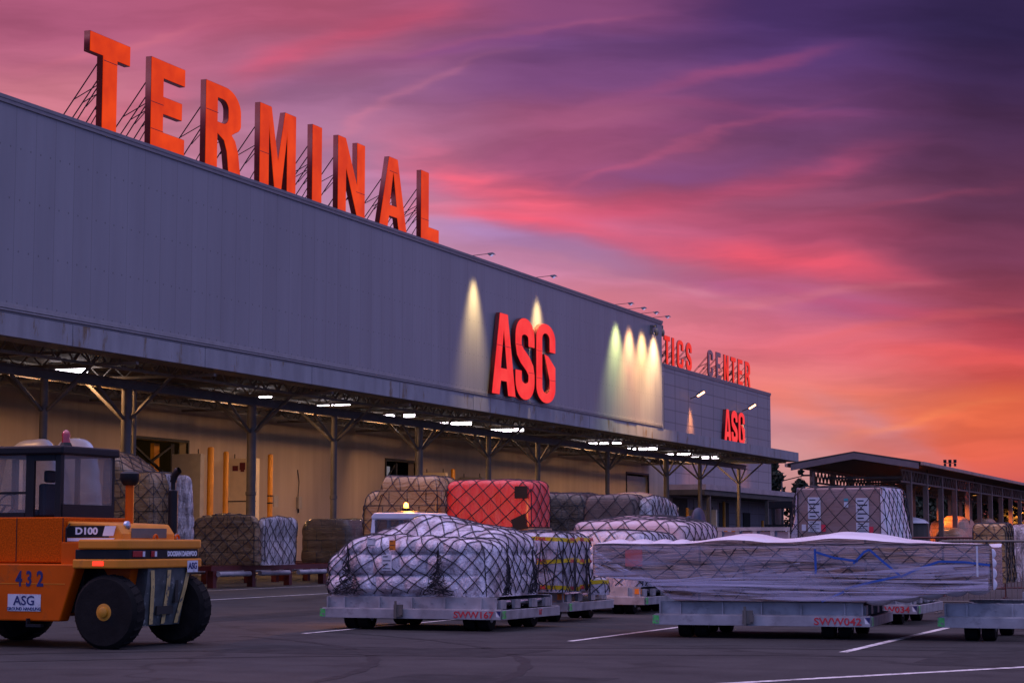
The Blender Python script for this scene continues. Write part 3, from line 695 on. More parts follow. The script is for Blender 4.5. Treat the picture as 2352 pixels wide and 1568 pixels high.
# lower wall with three openings
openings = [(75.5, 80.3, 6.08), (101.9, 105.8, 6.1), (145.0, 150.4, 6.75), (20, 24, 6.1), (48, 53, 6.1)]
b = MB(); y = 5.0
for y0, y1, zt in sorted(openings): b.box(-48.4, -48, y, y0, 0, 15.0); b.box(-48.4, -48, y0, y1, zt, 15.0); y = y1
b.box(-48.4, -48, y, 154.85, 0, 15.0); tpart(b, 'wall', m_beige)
b = MB(); b.box(-100, -48.4, 5, 154.8, 14.0, 14.7); b.box(-100.4, -100, 5, 154.8, 0, 14.6); b.box(-100, -48.41, 4.6, 5, 0, 14.6); tpart(b, 'roof', m_soffit)
for i, (y0, y1, zt) in enumerate(openings):
    b = MB(); b.box(-48.05, -47.94, y0 - .12, y0, 0, zt + .12); b.box(-48.05, -47.94, y1, y1 + .12, 0, zt + .12); b.box(-48.05, -47.94, y0 + .001, y1 - .001, zt, zt + .12)
    tpart(b, 'door_frame', m_black)
    if i == 2:
        b = MB()
        for k in range(22): b.box(-48.22 - .02 * (k % 2), -48.18, y0, y1, .3 * k, .3 * k + .296)
        tpart(b, 'roller_door', m_gray_l)
    else:
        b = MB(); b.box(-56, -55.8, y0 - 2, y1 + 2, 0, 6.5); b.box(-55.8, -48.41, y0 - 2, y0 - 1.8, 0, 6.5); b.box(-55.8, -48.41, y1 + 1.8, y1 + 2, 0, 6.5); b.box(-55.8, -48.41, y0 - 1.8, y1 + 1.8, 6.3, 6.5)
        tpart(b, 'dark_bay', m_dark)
        if i == 0:
            b = MB(); b.bar((-48.3, y0 + .5, 5.9), (-48.3, y1 - .8, 4.3), .07, 4); b.bar((-48.36, y0 + .5, 4.3), (-48.36, y1 - .8, 5.9), .07, 4); b.box(-48.4, -48.25, y0 + .1, y1 - .1, 3.0, 3.9)
            b.box(-48.4, -48.3, y1 - .9, y1 - .6, 0, 6); tpart(b, 'gate_brace', m_black)
            b = MB(); b.box(-48.9, -48.7, y0 + .1, y0 + .9, 3.9, 6.0); b.box(-48.9, -48.7, y1 - 1.7, y1 - 1.25, .2, 6.0); tpart(b, 'yellow_column', m_yellow)
            b = MB(); b.box(-55.7, -55.6, y0 + .2, y1 - .5, 4.4, 5.5); b.box(-52, -51.9, y0 + 1.2, y1 - 1.4, 5.6, 5.8)
            tpart(b, 'interior_glow', mat('interior_glow', (.3, .15, .04), .6, 0, .3, 1.5, emit=lin((205, 120, 30)), estr=.55))  # glowing boxes stand in for the lamplit room inside
        if i == 1:
            b = MB(); b.box(-48.6, -48.45, y0 + .4, y0 + 1.5, 5.0, 5.8); tpart(b, 'interior_glow', mat('doorway_glow', (.3, .3, .3), .6, 0, .2, emit=lin((120, 120, 130)), estr=.6))  # emissive box stands in for light inside the small doorway
            b = MB(); b.bar((-48.3, y0 + .2, 4.6), (-48.3, y0 + 1.8, 5.9), .06, 4); b.box(-48.35, -48.25, y0 + 1.9, y0 + 2.1, 0, 6); tpart(b, 'gate_brace', m_black)

# ------------------------------------------------------------------ canopy in front of it
Cn = thing('dock_canopy', 'long flat dock canopy on steel posts running the whole length of the terminal front', 'canopy', (-41, 90, 0))
def cpart(b, name, m, par=Cn, **k): o = b.build(name, m, par, **k); o.location = (41, -90, 0) if par is Cn else (0, 0, 0); return o
b = MB(); b.box(-47.99, -36.06, 8, 150.65, 8.06, 8.2); cpart(b, 'canopy_roof', m_soffit)
b = MB()
for k in range(int((150.7 - 8) / 4.1) + 1):
    y0 = 8 + 4.1 * k; y1 = min(y0 + 4.085, 150.7); o_ = .012 * (k % 2)
    if y1 > y0: b.box(-36.05, -35.96 + o_, y0, y1, 7.66, 8.34)
cpart(b, 'fascia', m_fascia)
b = MB(); b.box(-47.9, -35.97, 150.72, 150.80, 7.66, 8.34); b.box(-36.9, -36.06, 8, 150.6, 7.64, 7.70); cpart(b, 'fascia_lip', m_steel)
def truss(X, y0, y1, zb, zt, pitch, r=.035):
    b = MB(); b.box(X - .06, X + .06, y0, y1, zb - .045, zb + .045); b.box(X - .06, X + .06, y0, y1, zt - .04, zt + .04)
    n = int((y1 - y0) / pitch)
    for i in range(n):
        a = y0 + i * pitch; b.bar((X, a, zt), (X, a + pitch / 2, zb), r, 4); b.bar((X, a + pitch / 2, zb), (X, a + pitch, zt), r, 4)
    return b
for X, zb in ((-46.2, 7.52), (-43.2, 7.5), (-38.0, 7.5)): cpart(truss(X, 20, 150, zb, 8.0, 1.02), 'truss', m_steel_l)
b = MB(); b.box(-40.14, -39.86, 20, 150.2, 7.08, 7.14); b.box(-40.14, -39.86, 20, 150.2, 7.36, 7.42); b.box(-40.03, -39.97, 20, 150.2, 7.14, 7.36); cpart(b, 'long_beam', m_steel)
post_y = [45.0, 57.43, 62.6, 72.0, 79.5, 88.7, 97.65, 105.0, 117.1, 129.4, 137.5, 148.1]
for py in post_y:
    b = MB(); b.box(-47.8, -36.3, py - .08, py + .08, 7.45, 7.55); b.box(-47.8, -36.3, py - .08, py + .08, 7.9, 8.0)
    for k in range(11): b.bar((-47.6 + k, py, 7.95), (-47.1 + k, py, 7.5), .03, 4); b.bar((-47.1 + k, py, 7.5), (-46.6 + k, py, 7.95), .03, 4)
    cpart(b, 'cross_truss', m_steel_l)
for i, py in enumerate(post_y):
    r_ = .19 if i in (2, 3, 5, 9) else .14
    b = MB(); b.lathe((-40, py, 0), [(.32, 0), (.32, .04), (r_, .041), (r_, 3.4), (r_ + .03, 3.41), (r_ + .03, 3.55), (r_, 3.56), (r_, 7.08)], n=14)
    if i == 2: b.lathe((-40, py + .55, 0), [(.08, 0), (.08, 7.08)], n=8)
    p = cpart(b, 'post', m_steel); soft(p)
    for dy_, dx_ in ((1, 0), (-1, 0), (0, 1), (0, -1)):
        q = MB(); q.bar((-40 + dx_ * r_, py + dy_ * r_, 6.0), (-40 + dx_ * 1.9, py + dy_ * 1.9, 7.08 if dx_ == 0 else 7.5), .065, 6)
        cpart(q, 'brace', m_steel, par=p)
# strip lamps under the canopy, each lit
m_lamp = mat('lamp_tube', (.8, .8, .8), .5, 0, 0, emit=(1.0, .90, 1.0), estr=14)
m_lamph = mat('lamp_housing', (.25, .24, .24), .5, 0, .1)
where = ['over the forklift cab', 'above the white cabinet', 'left of the small doorway', 'above the small doorway', 'above the red load', 'left below the big red sign',
         'fourth group from the canopy end', 'third group from the canopy end', 'second group from the canopy end', 'nearest the canopy end']
lamp0 = None
groups = [(155, 851, (-24, -2, 30)), (585, 909, (-24, 24)), (765, 932, (-22, 10, 26)), (917, 954, (-22, 22)), (1045, 972, (-24, 0, 24)), (1163, 987, (-22, 2, 26)), (1388, 1018, (-24, 0, 26)), (1475, 1030, (-22, 2, 22)), (1560, 1041, (-20, 4, 20)), (1620, 1050, (-20, 0, 20))]
for gi, (px, py, offs_) in enumerate(groups):
    ctr = on_x(px, py, -42)
    for k, of in enumerate(offs_):
        X = -42 + of * (ctr.y * .93 + 42 * .368) / 4573 / .86
        lab = ('left' if k == 0 else ('right' if k == len(offs_) - 1 else 'middle')) + ' lit white lamp of the canopy group ' + where[gi]
        c = on_x(px, py, -42)
        if lamp0 is None:
            t = thing('canopy_lamp', lab, 'lamp', (X, c.y, c.z), 0, 'strip lamps under the canopy')
            b = MB(); b.box(-.30, .30, -.11, .11, .05, .14); b.bar((-.2, 0, .14), (-.2, 0, .5), .012, 5); b.bar((.2, 0, .14), (.2, 0, .5), .012, 5); b.build('lamp_housing', m_lamph, t)
            b = MB(); b.prism([(-.10, .048), (-.08, -.09), (.08, -.09), (.10, .048)], -.27, .27, 'x'); b.build('lamp_tube', m_lamp, t, bevel=.015); lamp0 = t
        else:
            t = copy_tree(lamp0); t['label'] = lab; t.location = (X, c.y, c.z)
    ld = bpy.data.lights.new('canopy_light', 'AREA'); ld.shape = 'RECTANGLE'; ld.size = .5; ld.size_y = .16; ld.energy = 310; ld.color = (1.0, .50, .19)
    lo = bpy.data.objects.new('canopy_light', ld); link(lo); lo.location = (-42.0, ctr.y, ctr.z - .12)
for yy in (42.0, 50.0, 66.0):
    ld = bpy.data.lights.new('canopy_light', 'AREA'); ld.shape = 'RECTANGLE'; ld.size = .5; ld.size_y = .16; ld.energy = 240; ld.color = (1.0, .50, .19)
    lo = bpy.data.objects.new('canopy_light', ld); link(lo); lo.location = (-42.0, yy, 7.6)
ld = bpy.data.lights.new('bay_light', 'POINT'); ld.energy = 60; ld.color = (1.0, .6, .15); ld.shadow_soft_size = .2
lo = bpy.data.objects.new('bay_light', ld); link(lo); lo.location = (-51.5, 78, 5.6)

# ------------------------------------------------------------------ roof sign: TERMINAL
S1 = 'letters of the orange TERMINAL roof sign'
data = [('T', 53.9, 56.3, .86, 'orange lit letter T that starts the TERMINAL roof sign'), ('E', 57.63, 59.85, .80, 'orange lit letter E of the TERMINAL roof sign, between T and R'),
        ('R', 61.3, 63.85, .84, 'orange lit letter R of the TERMINAL roof sign, with its round bowl'), ('M', 65.3, 68.2, .72, 'orange lit letter M, widest of the TERMINAL roof sign'),
        ('I', 69.6, 70.42, .8, 'orange lit letter I of the TERMINAL roof sign, a plain upright bar'), ('N', 71.87, 74.38, .74, 'orange lit letter N of the TERMINAL roof sign, beside the I'),
        ('A', 75.8, 78.6, .84, 'orange lit letter A of the TERMINAL roof sign, with its triangular hole'), ('L', 80.13, 82.1, .84, 'orange lit letter L that ends the TERMINAL roof sign')]
for ch, y0, y1, t_, lab in data:
    sign_letter(ch, y0, y1, 14.93, 18.05, -36.1, t_, lab, g_orange, S1, depth=.22, seams={'T': ((.33, .74, .34, 0),), 'E': ((.0, .5, .36, 0), (.0, .2, .36, 0)), 'R': ((0, .66, .34, 0),), 'A': ((.36, .8, .28, 0),), 'L': ((0, .3, .42, 0),), 'N': ((.66, .33, .33, 0),), 'M': ((.0, .4, .26, 0),)}.get(ch, ()))
S2 = 'letters of the big red ASG wall sign'
sign_letter('A', 87.64, 90.71, 8.56, 12.54, -35.74, .98, 'large red letter A of the ASG wall sign on the long parapet screen', g_red, S2, .20, False, seams=((.18, .60, .62, 0),), ret=m_ret_lit)
sign_letter('S', 90.71, 93.32, 8.56, 12.57, -35.74, .84, 'large red letter S of the ASG wall sign on the long parapet screen', g_red, S2, .20, False, seams=((.0, .66, .33, 0), (.66, .34, .33, 0)), ret=m_ret_lit)
sign_letter('G', 93.58, 96.34, 8.54, 12.62, -35.74, .84, 'large red letter G of the ASG wall sign on the long parapet screen', g_red, S2, .20, False, seams=((.0, .64, .30, 0), (.0, .30, .30, 0), (.70, .30, .30, 0)), ret=m_ret_lit)

# ------------------------------------------------------------------ far warehouse
Wb = thing('warehouse', 'tall grey panelled warehouse with a lettered roof behind the canopy end', 'building', (-48, 172, 0))
def wpart(b, name, m, **k): o = b.build(name, m, Wb, **k); o.location = (48, -172, 0); return o
b = MB(); b.box(-85, -48, 154.9, 189.8, 0, 15.85); wpart(b, 'wall', m_panel)
b = MB(); b.box(-85.1, -47.93, 154.85, 189.87, 15.85, 15.97); b.box(-48.0, -47.95, 154.9, 189.86, 15.70, 15.848); wpart(b, 'parapet_cap', m_cap)
b = MB(); b.box(-49, -44.6, 155, 197, 5.72, 6.15); wpart(b, 'porch_roof', mat('porch_fascia', (.36, .28, .28), .6, 0, .15, 1, dirt=(.2, .16, .15)))
b = MB(); b.box(-48.9, -44.7, 155, 196.9, 5.3, 5.716); wpart(b, 'porch_soffit', m_soffit)
for py in (157, 166, 176, 187, 196.5):
    b = MB(); b.box(-45.1, -44.8, py - .15, py + .15, 0, 5.3); wpart(b, 'porch_post', m_steel)
for y0, y1, z1, m_ in ((163, 170, 5.1, m_gray_l), (179, 181.4, 4.2, m_dark), (157, 161, 5.1, m_soffit), (171, 174, 5.0, m_soffit)):
    b = MB(); b.box(-47.998, -47.93, y0, y1, 0, z1); wpart(b, 'door', m_)
b = MB(); b.box(-49, -48.6, 189.9, 197, 0, 5.3); wpart(b, 'porch_wall', m_gray_l)
S3 = 'letters of the small far roof sign'
far = [('T', 155.35, 156.9, 'red letter T of the far roof sign, leftmost, next to the parapet screen', g_red2), ('I', 157.5, 158.1, 'red letter I of the far roof sign, a thin bar', g_red2),
       ('C', 159.0, 160.75, 'red lit letter C of the far roof sign, before the S', g_red2), ('S', 161.6, 163.2, 'red letter S of the far roof sign, last before the gap', g_red2),
       ('C', 168.25, 169.85, 'unlit grey letter C of the word CENTER on the far roof', m_unlit), ('E', 170.9, 172.35, 'unlit grey letter E of the word CENTER on the far roof', m_unlit),
       ('N', 173.45, 175.0, 'red letter N of the word CENTER on the far roof', g_red2), ('T', 175.85, 177.45, 'red letter T of the word CENTER on the far roof', g_red2),
       ('E', 178.25, 179.85, 'red lit letter E of the word CENTER on the far roof', g_red2), ('R', 180.8, 182.6, 'red letter R that ends the word CENTER on the far roof', g_red2)]
for ch, y0, y1, lab, fm in far:
    sign_letter(ch, y0, y1, 15.97, 18.36, -48.1, .50, lab, fm, S3, depth=.09, roof_z=15.95, reach=1.7)
for ch, y0, y1, t_ in (('A', 171.8, 174.1, .74), ('S', 174.2, 176.3, .66), ('G', 176.65, 178.8, .66)):
    sign_letter(ch, y0, y1, 10.38, 13.35, -47.68, t_, 'small red letter %s of the ASG sign on the far panelled wall' % ch, g_red, 'letters of the far red ASG wall sign', .3, False, ret=m_ret_lit)

# ------------------------------------------------------------------ floodlights on arms, wall lamps, cameras
cols = [(1, .68, .26), (1, .68, .26), (.66, .72, .24), (1, .48, .18), (1, .56, .18), (1, .58, .24)]
names_f = ['left one of the two above the big red sign', 'right one of the two above the big red sign', 'first of four by the screen end, greenish light', 'second of four by the screen end, orange light', 'third of four by the screen end', 'outermost of four, right at the screen end']
for i, y in enumerate((86.0, 94.4, 107.0, 109.4, 111.8, 114.1)):
    t = thing('floodlight', 'floodlight on a thin roof arm, ' + names_f[i], 'floodlight', (-36, y, 14.93), 0, 'floodlights on arms along the parapet')
    b = MB(); b.bar((-.3, 0, .02), (.78, 0, .08), .016, 6); b.box(-.35, -.1, -.06, .06, 0, .06); b.build('arm', m_black, t)
    b = MB(); b.prism([(.74, .10), (1.00, .12), (1.10, .02), (.99, .04), (.88, -.05), (.77, .03)], -.11, .11, 'y'); b.build('lamp_head', m_cap, t, bevel=.01)
    b = MB(); b.prism([(.81, .005), (.99, .03), (.89, -.06)], -.09, .09, 'y'); b.build('lens', mat('flood_lens', (.7, .7, .8), .2, 0, 0, emit=(.5, .45, .9), estr=.6), t)
    ld = bpy.data.lights.new('flood_beam', 'SPOT'); ld.energy = (4600, 4600, 6200, 8500, 8500, 11000)[i]; ld.color = cols[i]; ld.spot_size = R(76); ld.spot_blend = 1.0; ld.shadow_soft_size = .30
    lo = bpy.data.objects.new('flood_beam', ld); link(lo, t); lo.location = (.96, 0, -.12)
    lo.rotation_euler = Vector((-.10, 0, -1.0)).to_track_quat('-Z', 'Y').to_euler(); lo.scale = (.66 if i < 2 else .92, 1, 1)
for i, y in enumerate((162.3, 179.3)):
    t = thing('wall_lamp', 'glowing orange wall lamp on the far panelled wall, ' + ('left one above the blank panels' if i == 0 else 'right one above the small red sign'), 'lamp', (-48, y, 13.6), 0, 'wall lamps on the far wall')
    b = MB(); b.bar((0, 0, 0), (.7, 0, .25), .04, 6); b.build('arm', m_black, t)
    b = MB(); b.prism([(.6, .20), (1.2, .55), (1.22, .66), (1.05, .68), (.55, .34)], -.2, .2, 'y'); b.build('lamp_head', m_cap, t)
    b = MB(); b.prism([(.68, .16), (1.24, .48), (1.22, .58), (.66, .24)], -.18, .18, 'y')
    b.build('lens', mat('sodium_lens', (.8, .5, .3), .4, 0, 0, emit=(1.0, .42, .18), estr=9), t)
    ld = bpy.data.lights.new('wall_beam', 'SPOT'); ld.energy = 2600; ld.color = (1.0, .36, .10); ld.spot_size = R(70); ld.spot_blend = 1.0; ld.shadow_soft_size = .3
    lo = bpy.data.objects.new('wall_beam', ld); link(lo, t); lo.location = (.95, 0, .1); lo.rotation_euler = Vector((-.16, 0, -1.0)).to_track_quat('-Z', 'Y').to_euler(); lo.scale = (.7, 1, 1)
def camera_dome(loc, lab, side_):
    t = thing('security_camera', lab, 'camera', loc, 0, 'security cameras at the screen corner')
    b = MB(); b.box(-.1, .12, -.15, .15, -.1, .45); b.bar((.1, 0, .35), (.45, side_ * .5, .4), .05, 6); b.bar((.45, side_ * .5, .42), (.45, side_ * .5, .15), .05, 6); b.build('mount', m_cap, t)
    b = MB(); b.lathe((.45, side_ * .5, 0), [(.05, .2), (.12, .12), (.14, -.02), (.13, -.12), (.08, -.22), (.02, -.26)], n=12); soft(b.build('dome', m_steel_l, t))
camera_dome((-35.95, 113.6, 14.0), 'dome camera hanging on the lit face of the parapet screen', -1)
camera_dome((-36.6, 115.9, 14.3), 'dome camera sticking out past the end of the parapet screen', 1)
# ------------------------------------------------------------------ things along the terminal wall
G_b = 'yellow bollards guarding the dock doors'
def bollard(y, h, lab, X=-46.5, r=.13):
    t = thing('bollard', lab, 'bollard', (X, y, 0), 0, G_b)
    b = MB(); b.lathe((0, 0, 0), [(r, .03), (r, h - .08), (r * .8, h - .02), (r * .3, h)], n=14); soft(b.build('post', m_yellow, t))
    b = MB(); b.box(-.22, .22, -.22, .22, 0, .029); b.build('base_plate', m_steel, t); return t
bollard(79.9, 5.85, 'tall dull yellow bollard, leftmost of the three beside the white cabinet', r=.15)
bollard(81.3, 5.7, 'tall yellow bollard just left of the white cabinet')
t = bollard(85.6, 5.75, 'tall yellow bollard right of the white cabinet, with a small sign strapped to it')
b = MB(); b.box(.1, .13, .18, .62, 3.2, 3.75); b.build('sign_plate', m_gray_l, t); b = MB(); b.lathe((0, 0, 3.35), [(.14, 0), (.14, .06)], n=12); b.lathe((0, 0, 3.7), [(.14, 0), (.14, .06)], n=12); b.build('strap', m_black, t)
bollard(108.0, 5.8, 'tall yellow bollard whose tip shows over the red load')
bollard(105.4, 5.2, 'yellow bollard standing in the small dark doorway')
bollard(156.2, 4.3, 'yellow bollard right of the pale cabinet, behind the navy tarpaulin'); bollard(159.9, 4.4, 'yellow bollard half hidden behind a canopy post near the far doors')
bollard(167.2, 5.0, 'yellow bollard standing free before the far warehouse doors, right of the pale door panel'); bollard(180.4, 3.5, 'short yellow bollard by the far end of the porch')
def cabinet(x0, y, h, lab, m_, w=1.15):
    t = thing('door_cabinet', lab, 'cabinet', (-48 + w / 2, y, 0), 0, 'tall metal cabinets beside the dock doors')
    b = MB(); b.box(-w / 2, w / 2, 0, .34, 0, h); b.build('housing', m_, t, bevel=.015)
    b = MB(); b.bar((-w * .35, .17, h), (-w * .35, .17, h + .22), .025, 6); b.bar((w * .35, .17, h), (w * .35, .17, h + .22), .025, 6); b.build('lifting_eye', m_black, t)
    return t, w
t, w = cabinet(0, 79.0, 5.5, 'grey metal cabinet right of the lit yellow doorway', m_gray_l, 1.5)
t, w = cabinet(0, 84.2, 5.5, 'cream white cabinet between two yellow bollards, with a dark red symbol', m_cream, 1.5)
b = MB(); b.box(-w / 2, w / 2, -.004, -.0005, 3.42, 3.47); b.build('panel_joint', m_black, t)
b = MB(); b.box(w / 2 - .25, w / 2 - .18, -.05, -.001, 3.6, 4.05); b.build('handle', m_black, t, bevel=.01)
b = MB(); b.box(-w * .36, -w * .16, -.012, -.001, 4.9, 5.15); b.box(w * .16, w * .34, -.012, -.001, 4.9, 5.15); b.box(-.15, .15, -.012, -.001, 4.95, 5.3); b.box(-.10, .1, -.012, -.001, 4.86, 4.948)
b.build('symbol', mat('symbol_red', (.12, .01, .02), .5, 0, .1), t)
cabinet(0, 106.9, 5.55, 'cream cabinet whose top shows above the brown cartons', m_cream, 1.5)
cabinet(0, 112.5, 5.45, 'grey cabinet top showing beside the red load', m_gray_l, 1.5)
cabinet(0, 153.0, 4.25, 'pale cabinet behind the navy tarpaulin', m_cream, 1.6); cabinet(0, 161.5, 4.2, 'pale cabinet right of the navy tarpaulin, before the far doors', m_cream, 2.4)
t = thing('switch_box', 'small grey switch box with a thin cable on the beige wall', 'switch box', (-48, 91.3, 3.2))
b = MB(); b.box(0.001, .18, -.18, .18, 0, .62); b.build('box', m_gray_l, t, bevel=.02); b = MB(); b.tube([(.03, 0, .6), (.03, .05, 1.0), (.03, .1, 1.4), (.03, -.05, 1.9), (.03, -.06, 2.0)], .018, 5); b.bar((.06, 0, -.2), (.06, 0, 0), .04, 6); b.build('cable', m_black, t)

# ------------------------------------------------------------------ red roller racks
def rack(y0, y1, x, lab, w=3.3, zt=.72):
    t = thing('roller_rack', lab, 'roller rack', (x - w / 2, (y0 + y1) / 2, 0), 0, 'dark red roller racks under the canopy'); L = y1 - y0
    b = MB(); b.box(-w / 2, w / 2, -L / 2, -L / 2 + .12, zt - .16, zt); b.box(-w / 2, w / 2, L / 2 - .12, L / 2, zt - .16, zt)
    b.box(w / 2 - .12, w / 2, -L / 2 + .121, L / 2 - .121, zt - .16, zt); b.box(-w / 2, -w / 2 + .12, -L / 2 + .121, L / 2 - .121, zt - .16, zt)
    n = int(L / .5)
    for i in range(1, n): y = -L / 2 + i * L / n; b.box(-w / 2 + .12, w / 2 - .12, y - .05, y + .05, zt - .12, zt - .03)
    b.build('deck', m_redsteel, t)
    k = 3
    for i in range(k):
        a = -L / 2 + .3 + i * L / k; b = MB(); b.bar((w / 2 + .09, a, zt - .27), (w / 2 + .09, a + L / k - .7, zt - .27), .085, 12); soft(b.build('bumper_tube', m_galv, t), 50)
    for i in range(4):
        for sx in (-1, 1):
            y = -L / 2 + .25 + i * (L - .5) / 3; b = MB(); b.box(sx * (w / 2 - .12) - .11, sx * (w / 2 - .12) + .11, y - .11, y + .11, 0, zt - .161); b.build('leg', m_redsteel, t)
    return t
rack(47.8, 55.8, -33.2, 'dark red roller rack under the white-wrapped load behind the forklift'); rack(57.2, 65.6, -33.2, 'dark red roller rack under the netted load in the middle, grey bumper tubes along it')
rack(67.2, 75.4, -33.2, 'dark red roller rack behind the thin canopy post'); rack(57.2, 75.4, -36.9, 'dark red roller rack in the back row under the dark cartons')

CG = 'netted cargo loads on the dock racks'
# loads on the racks
cargo('cargo_load', 'tall brown load behind the forklift cab, sloping net on top', 352, 60, 225, 436, 1082, .74, L_brown, lump=.05, lw=.7, lh=.55, seed=2, spacing=.42, group=CG, dome=.5,
      H=lambda h: (lambda x, y: h + .75 * np.clip(-x + .1, 0, 1) ** 1.2 * (1 - .1 * y)))
t, L, s = cargo('cargo_load', 'milky film bundle bulging at the corner of the tall brown load', 436, 60.5, 352, 444, 1088, .74, L_foil, net=False, lump=.05, lw=.5, lh=.4, seed=3, group=CG, rough=.05, res=(90, 40))
for i, (px, w_, top, lab) in enumerate(((62, 105, 1010, 'beige bag hump above the cab roof, left of the beacon'), (160, 90, 1005, 'pale bag hump above the cab roof behind the red beacon'))):
    cargo('covered_load', lab, px + w_ * .62, 64, px - w_ * .7, px + w_ * .62 + 22, top, .74, L_sheet, net=False, lump=.05, lw=.9, lh=.4, rough=.06, seed=5 + i, group=CG, n=3.5, m=4, taper=.05)
cargo('cargo_load', 'brown netted load on the middle rack, shiny film over cartons', 590, 67, 438, 600, 1180, .73, L_brown, lump=.06, lw=.7, lh=.5, rough=.05, seed=8, spacing=.34, group=CG, dome=.12)
cargo('cargo_load', 'blue-white film wrapped end of the middle rack load, bulging under its net', 606, 67.4, 588, 682, 1186, .73, L_foil, lump=.06, lw=.8, lh=.9, rough=.08, seed=9, spacing=.36, group=CG, dome=.05)  # separate pale load stands in for the brown load's skylit side
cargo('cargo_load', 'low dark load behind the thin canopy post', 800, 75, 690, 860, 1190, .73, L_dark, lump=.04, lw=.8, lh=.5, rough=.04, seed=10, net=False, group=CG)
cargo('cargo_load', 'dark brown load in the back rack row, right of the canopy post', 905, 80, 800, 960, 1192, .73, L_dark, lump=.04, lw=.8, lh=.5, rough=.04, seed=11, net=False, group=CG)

# ------------------------------------------------------------------ dollies
def dolly_proto():
    t = thing('cargo_dolly', 'x', 'cargo dolly', (0, 0, 0))
    Lh, Wh = 1.70, 1.31
    b = MB()
    for s in (-1, 1):
        b.box(-Lh, Lh, s * Wh - .03, s * Wh + .03, .20, .36); b.box(-Lh, Lh, s * (Wh - .045) - .045, s * (Wh - .045) + .045, .361, .372)
        b.box(s * Lh - .03, s * Lh + .03, -Wh + .031, Wh - .031, .20, .36)
    for x in (-1.1, -.4, .4, 1.1): b.box(x - .04, x + .04, -Wh + .04, Wh - .04, .22, .33)
    b.build('chassis', m_galv, t, bevel=.006)
    for s in (-1, 1):
        b = MB(); y = s * (Wh - .10); b.box(-Lh + .06, Lh - .12, y - .006, y + .006, .373, .56); b.box(-Lh + .06, Lh - .12, y - s * .05 - .045, y - s * .05 + .045, .561, .569)
        for x in (-1.3, -.62, .0, .62, 1.3, -Lh + .07, Lh - .13): b.box(x - .012, x + .012, y + s * .006, y + s * .055, .373, .56)
        for x in np.arange(-1.5, 1.5, .31): b.bar((x, y + s * .005, .47), (x, y + s * .02, .47), .012, 6)
        b.build('side_rail', m_galv, t)
    for i in range(9):
        x = -1.5 + i * .37; b = MB()
        for y0, y1 in ((-1.08, -.42), (-.34, .34), (.42, 1.08)): b.lathe((x, 0, .47), [(.045, y0), (.045, y1)], 'y', 10)
        soft(b.build('roller', m_galv_b, t), 50)
    for s in (-1, 1):
        for y in (-1.0, -.38, .38, 1.0):
            b = MB(); b.box(s * (Lh - .12) - .03, s * (Lh - .12) + .03, y - .12, y + .12, .373, .52)
            b.build('end_guide', m_galv, t)
    for s in (-1, 1):
        for w in (-1, 1):
            for k in (0, 1):
                x = s * (1.14 + (.13 if k else -.13)); y = w * .95
                b = MB(); b.lathe((x, y, .2), [(.12, -.10), (.185, -.10), (.2, -.075), (.2, .075), (.185, .10), (.12, .10)], 'x', 18); tyre = soft(b.build('wheel', m_rubber, t), 50)
                b = MB(); b.lathe((x, y, .2), [(.03, -.11), (.119, -.085), (.119, .085), (.03, .11)], 'x', 12); b.build('rim', m_galv, tyre)
    b = MB()
    for s in (-1, 1):
        for w in (-1, 1): b.box(s * 1.14 - .05, s * 1.14 + .05, w * .95 - .05, w * .95 + .05, .19, .3)
    b.bar((-1.3, .95, .2), (1.3, .95, .2), .025, 6); b.build('caster_fork', m_steel, t)
    b = MB(); b.box(-.28, -.12, -Wh - .075, -Wh - .032, .23, .44); b.box(-.26, -.22, -Wh - .09, -Wh - .076, .2, .5); b.box(-.16, -.1, -Wh - .1, -Wh - .076, .26, .36); b.build('pallet_lock', m_steel, t)
    b = MB(); b.prism([(-Wh, 0), (-Wh - 0, .04)] and [(-.06, -.05), (.06, -.05), (.06, .05), (-.06, .05)], Wh + .03, Wh + .5, 'y'); o = b.build('tow_eye', m_steel, t); o.location = (0, 0, .28)
    b = MB(); b.box(-Lh - .033, -Lh - .0305, -Wh - .02, -Wh + .1, .22, .35); b.box(-Lh - .033, -Lh + .07, -Wh - .034, -Wh - .0305, .22, .35); b.build('reflective_patch', m_green, t); b = MB()
    b.box(Lh + .0305, Lh + .033, -Wh - .02, -Wh + .14, .22, .35); b.build('reflective_patch', m_green, t)
    return t
DP = dolly_proto()
DGR = 'galvanised cargo dollies parked on the apron'
bpy.context.view_layer.update(); DKIDS = list(DP.children)
def dolly(near_right, rz, lab, number=None, first=False, patch=False, label_left=False):
    if first: t = DP
    else:
        t = DP.copy(); link(t)
        for ch in DKIDS: copy_tree(ch, t)
    t['label'] = lab; t['group'] = DGR
    c, s = math.cos(rz), math.sin(rz); lx, ly = -1.73, 1.34
    t.location = (near_right[0] + lx * c - ly * s, near_right[1] + lx * s + ly * c, 0); t.rotation_euler = (0, 0, rz)
    if number:
        text(number, .155, t, m_red_txt, (1.20, -1.3415, .275), 'y', 'fleet_number', 1.18, .003)
        b = MB(); b.add([(1.62, -1.3412, .345), (1.70, -1.3412, .345), (1.69, -1.3412, .25)], [(0, 1, 2)]); b.build('corner_mark', m_blue_txt, t, fix=False)
        b = MB(); b.add([(1.61, -1.341, .34), (1.685, -1.341, .245), (1.62, -1.341, .25)], [(0, 1, 2)]); b.build('corner_mark', m_white_txt, t, fix=False)
    if patch:
        b = MB(); b.box(1.45, 1.60, -1.226, -1.2165, .42, .53); b.build('reflector', m_oreflect, t)
    return t
d167 = dolly((-12.55, 31.25), R(-1.5), 'galvanised dolly under the white netted sacks, number SWW167 in red', 'SWW167', True)
text('167', .12, d167, m_red_txt, (1.7315, .35, .28), 'x', 'end_number', .8, .004)
